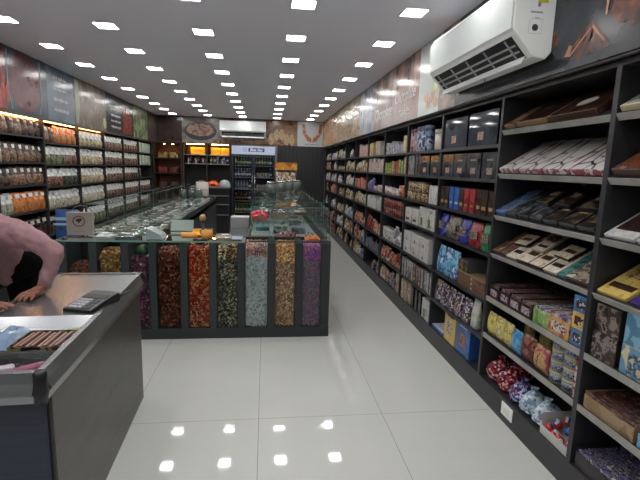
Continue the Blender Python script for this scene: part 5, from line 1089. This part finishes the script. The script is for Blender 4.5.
# ------------------------------------------------------------------ person
def ball(mb, c, r, n=14, m=9):
    r = r if isinstance(r, tuple) else (r, r, r); c = Vector(c); o = len(mb.v)
    mb.v.append(tuple(c+Vector((0,0,-r[2]))))
    for i in range(1, m):
        a = -PI/2 + PI*i/m
        for k in range(n): mb.v.append((c.x+r[0]*math.cos(a)*math.cos(2*PI*k/n), c.y+r[1]*math.cos(a)*math.sin(2*PI*k/n), c.z+r[2]*math.sin(a)))
    mb.v.append(tuple(c+Vector((0,0,r[2])))); e = len(mb.v)-1
    for k in range(n):
        mb.f.append((o, o+1+(k+1) % n, o+1+k)); mb.f.append((e, o+1+(m-2)*n+k, o+1+(m-2)*n+(k+1) % n))
        for i in range(m-2): mb.f.append((o+1+i*n+k, o+1+i*n+(k+1) % n, o+1+(i+1)*n+(k+1) % n, o+1+(i+1)*n+k))
    q = len(mb.f)-len(mb.m); mb.m += [0]*q; mb.sm += [True]*q
def skin_obj(name, pts, edges, m, parent=None, sub=1, voxel=None, roots=(0,), disp=None):
    """one continuous surface: balls and tapered limbs fused by a fine remesh"""
    mb = MB(); R = lambda r: (sum(r)/len(r) if isinstance(r, tuple) else r)
    for p, r in pts: ball(mb, p, (R(r)*1.0,)*3)
    for a, b in edges:
        (p, r), (q, t_) = pts[a], pts[b]; p, q = Vector(p), Vector(q)
        mb.tube([p, p.lerp(q, .33), p.lerp(q, .66), q], [R(r), R(r)*.67+R(t_)*.33, R(r)*.33+R(t_)*.67, R(t_)], 16)
    o = mb.build(name, m, None); voxel = voxel or max(.006, min(R(r) for p, r in pts)*.12)
    rm = o.modifiers.new('rm', 'REMESH'); rm.mode = 'VOXEL'; rm.voxel_size = voxel; rm.use_smooth_shade = True
    sm = o.modifiers.new('sm', 'SMOOTH'); sm.iterations = 3 if voxel < .006 else 8; sm.factor = .5
    if disp:
        tx = bpy.data.textures.new(name+'_folds', 'CLOUDS'); tx.noise_scale = disp[1]; tx.noise_depth = 1; dm = o.modifiers.new('d', 'DISPLACE'); dm.texture = tx; dm.strength = disp[0]; dm.mid_level = .5
    dg = bpy.context.evaluated_depsgraph_get(); me = bpy.data.meshes.new_from_object(o.evaluated_get(dg)); o.modifiers.clear(); o.data = me
    if parent: o.parent = parent
    return o
M_skin = mat('skin', H('#7d4f3c'), .5); M_shirt = mat('pink_shirt', H('#997579'), .8, bump=(14, .5)); M_trs = mat('black_trousers', H('#040406'), .9, spec=.15)
per = empty('person', (-1.62, 2.85, 0)); tag(per, 'person in a pink long-sleeved shirt and black trousers leaning on the steel counter', 'person')
def rel(p): return (p[0]+1.62, p[1]-2.85, p[2])
P_pel = (-1.60, 2.86, .93); P_w = (-1.57, 2.78, 1.03); P_ch = (-1.53, 2.60, 1.16); P_nk = (-1.55, 2.43, 1.32); P_hd0 = (-1.56, 2.34, 1.40)
SHL = (-1.345, 2.52, 1.19); ELL = (-1.12, 2.48, 1.085); WRL = (-1.175, 2.45, .905)
SHR = (-1.72, 2.38, 1.18); ELR = (-1.66, 2.16, .99); WRR = (-1.345, 2.10, .915)
HL = (-1.60, 2.80, .90)
bp = [(rel(P_pel), (.12,.10)), (rel(P_w), (.115,.095)), (rel(P_ch), (.125,.105)), (rel(P_nk), .055), (rel(P_hd0), .055),
      (rel(SHL), .052), (rel(ELL), .036), (rel(WRL), .026), (rel(SHR), .052), (rel(ELR), .036), (rel(WRR), .026),
      (rel((-1.53, 2.94, .88)), .085), (rel((-1.50, 2.93, .48)), .055), (rel((-1.52, 3.02, .09)), .038), (rel((-1.45, 2.93, .035)), .03),
      (rel((-1.70, 2.80, .88)), .085), (rel((-1.68, 2.75, .48)), .055), (rel((-1.72, 2.82, .09)), .038), (rel((-1.65, 2.73, .035)), .03)]
be = [(0,1),(1,2),(2,3),(3,4),(2,5),(5,6),(6,7),(2,8),(8,9),(9,10),(0,11),(11,12),(12,13),(13,14),(0,15),(15,16),(16,17),(17,18)]
roots = [0]
def chain(pts, r0):
    i0 = len(bp); 
    for q, r in pts: bp.append((rel(q), r))
    for k in range(len(pts)-1): be.append((i0+k, i0+k+1))
    roots.append(i0)
# head: chin to crown, with nose and ears
hx, hy, hz = -1.575, 2.27, 1.50
chain([((hx, hy+.03, hz-.06), .06), ((hx, hy, hz), .083), ((hx-.0, hy+.01, hz+.06), .08)], 0)
chain([((hx+.012, hy-.075, hz-.005), .016), ((hx+.017, hy-.10, hz-.025), .014)], 0)
chain([((hx+.03, hy-.06, hz-.075), .022), ((hx-.01, hy-.065, hz-.075), .022)], 0)
for s in (-1, 1): chain([((hx+s*.082, hy+.005, hz+.015), .012), ((hx+s*.085, hy+.008, hz-.025), .010)], 0)
# hands: palm then fingers
def hand(wr, d, side, zt):
    """d: unit direction of the fingers in xy, side: direction toward the thumb"""
    wr = Vector(wr); d = Vector(d).normalized(); s = Vector(side).normalized()
    pc_ = wr + d*.055; pc_.z = zt+.028
    chain([(tuple(wr), .026), (tuple(wr+d*.025+Vector((0,0,-.006))), (.030,.022)), (tuple(pc_), (.036,.018)), (tuple(pc_+d*.03+Vector((0,0,-.003))), (.036,.015))], 0)
    for k, (o_, ln) in enumerate(((.030,.068),(.010,.078),(-.010,.072),(-.029,.056))):
        b0 = pc_ + d*.022 + s*o_*.9; sp_ = s*(o_*.35)
        q = [b0, b0+d*(.012+ln*.35)+sp_*.4+Vector((0,0,.004)), b0+d*(.012+ln*.75)+sp_*.8+Vector((0,0,-.006)), b0+d*(.012+ln)+sp_+Vector((0,0,-.017))]
        chain([(tuple(p), r) for p, r in zip(q, (.010,.0095,.0088,.0078))], 0)
    b0 = wr + d*.02 + s*.02; b0.z = zt+.024
    q = [b0, b0+d*.025+s*.024, b0+d*.052+s*.036+Vector((0,0,-.006)), b0+d*.074+s*.038+Vector((0,0,-.012))]
    chain([(tuple(p), r) for p, r in zip(q, (.013,.012,.0105,.009))], 0)
hand(WRL, (-.18, -.95, 0), (-.95, .18, 0), .867)
hand(WRR, (.75, .25, 0), (.2, .9, 0), .874)
body = skin_obj('body', bp, be, M_skin, per, 2, .0048, roots)
tb = [(rel(P_pel), (.145,.12)), (rel(P_w), (.15,.125)), (rel(P_ch), (.155,.13)), (rel(P_nk), .078),
      (rel(SHL), .076), (rel((-1.2, 2.49, 1.14)), .060), (rel(ELL), .050), (rel((-1.14, 2.465, 1.0)), .043), (rel((-1.168, 2.452, .925)), .037),
      (rel(SHR), .082), (rel(ELR), .058), (rel((-1.38, 2.11, .935)), .040)]
te = [(0,1),(1,2),(2,3),(2,4),(4,5),(5,6),(6,7),(7,8),(2,9),(9,10),(10,11)]
shirt = skin_obj('shirt', tb, te, M_shirt, per, 2, .007, (0,), (.022, .05))
tr = [(rel((-1.60, 2.88, .93)), (.15,.13)), (rel((-1.53, 2.94, .86)), .10), (rel((-1.50, 2.93, .48)), .075), (rel((-1.52, 3.02, .10)), .06), (rel((-1.70, 2.80, .86)), .10), (rel((-1.68, 2.75, .48)), .075), (rel((-1.72, 2.82, .10)), .06), (rel((-1.45, 2.85, .97)), .10)]
skin_obj('trousers', tr, [(0,1),(1,2),(2,3),(0,4),(4,5),(5,6),(0,7)], M_trs, per, 2, None, (0,))
hair = [(rel((hx, hy+.035, hz+.03)), .085), (rel((hx, hy+.02, hz+.075)), .085)]
skin_obj('hair', hair, [(0,1)], mat('hair', H('#120f0f'), .6), per, 2)
for s in (-1, 1):
    o = MB().lathe([(.001,-.010),(.009,-.006),(.012,0),(.009,.006),(.001,.010)], n=10).build('eye', mat('eye', H('#1c1412'), .2), per, rel((hx+s*.032+.008, hy-.078, hz+.012)))
    skin_obj('shoe', [(rel((-1.52+(-.2 if s < 0 else 0), 3.03-(.2 if s < 0 else 0), .05)), .045), (rel((-1.44+(-.2 if s < 0 else 0), 2.90-(.2 if s < 0 else 0), .04)), .038)], [(0,1)], mat('shoe', H('#1a1716'), .4), per, 2)
# ------------------------------------------------------------------ world, view
wd = bpy.data.worlds.new('world'); SC.world = wd; wd.use_nodes = True
wd.node_tree.nodes['Background'].inputs[0].default_value = (.5, .55, .6, 1); wd.node_tree.nodes['Background'].inputs[1].default_value = .05
SC.view_settings.view_transform = 'Standard'; SC.view_settings.look = 'None'; SC.view_settings.gamma = 1; SC.view_settings.exposure = 0.
try: SC.view_settings.use_curve_mapping = False; SC.cycles.transparent_max_bounces = 24
except Exception: pass
# drop unused prototypes
for k, (o, *_r) in list(PK.items()):
    if k not in USED:
        for c in list(o.children_recursive): bpy.data.objects.remove(c)
        bpy.data.objects.remove(o)

_seen = {}
for o in bpy.data.objects:
    if o.parent is None and 'label' in o:
        if len(o['label'].split()) > 16: print('LONG', o.name, o['label'])
        if o['label'] in _seen: print('DUPLICATE', o.name, o['label'])
        _seen[o['label']] = 1
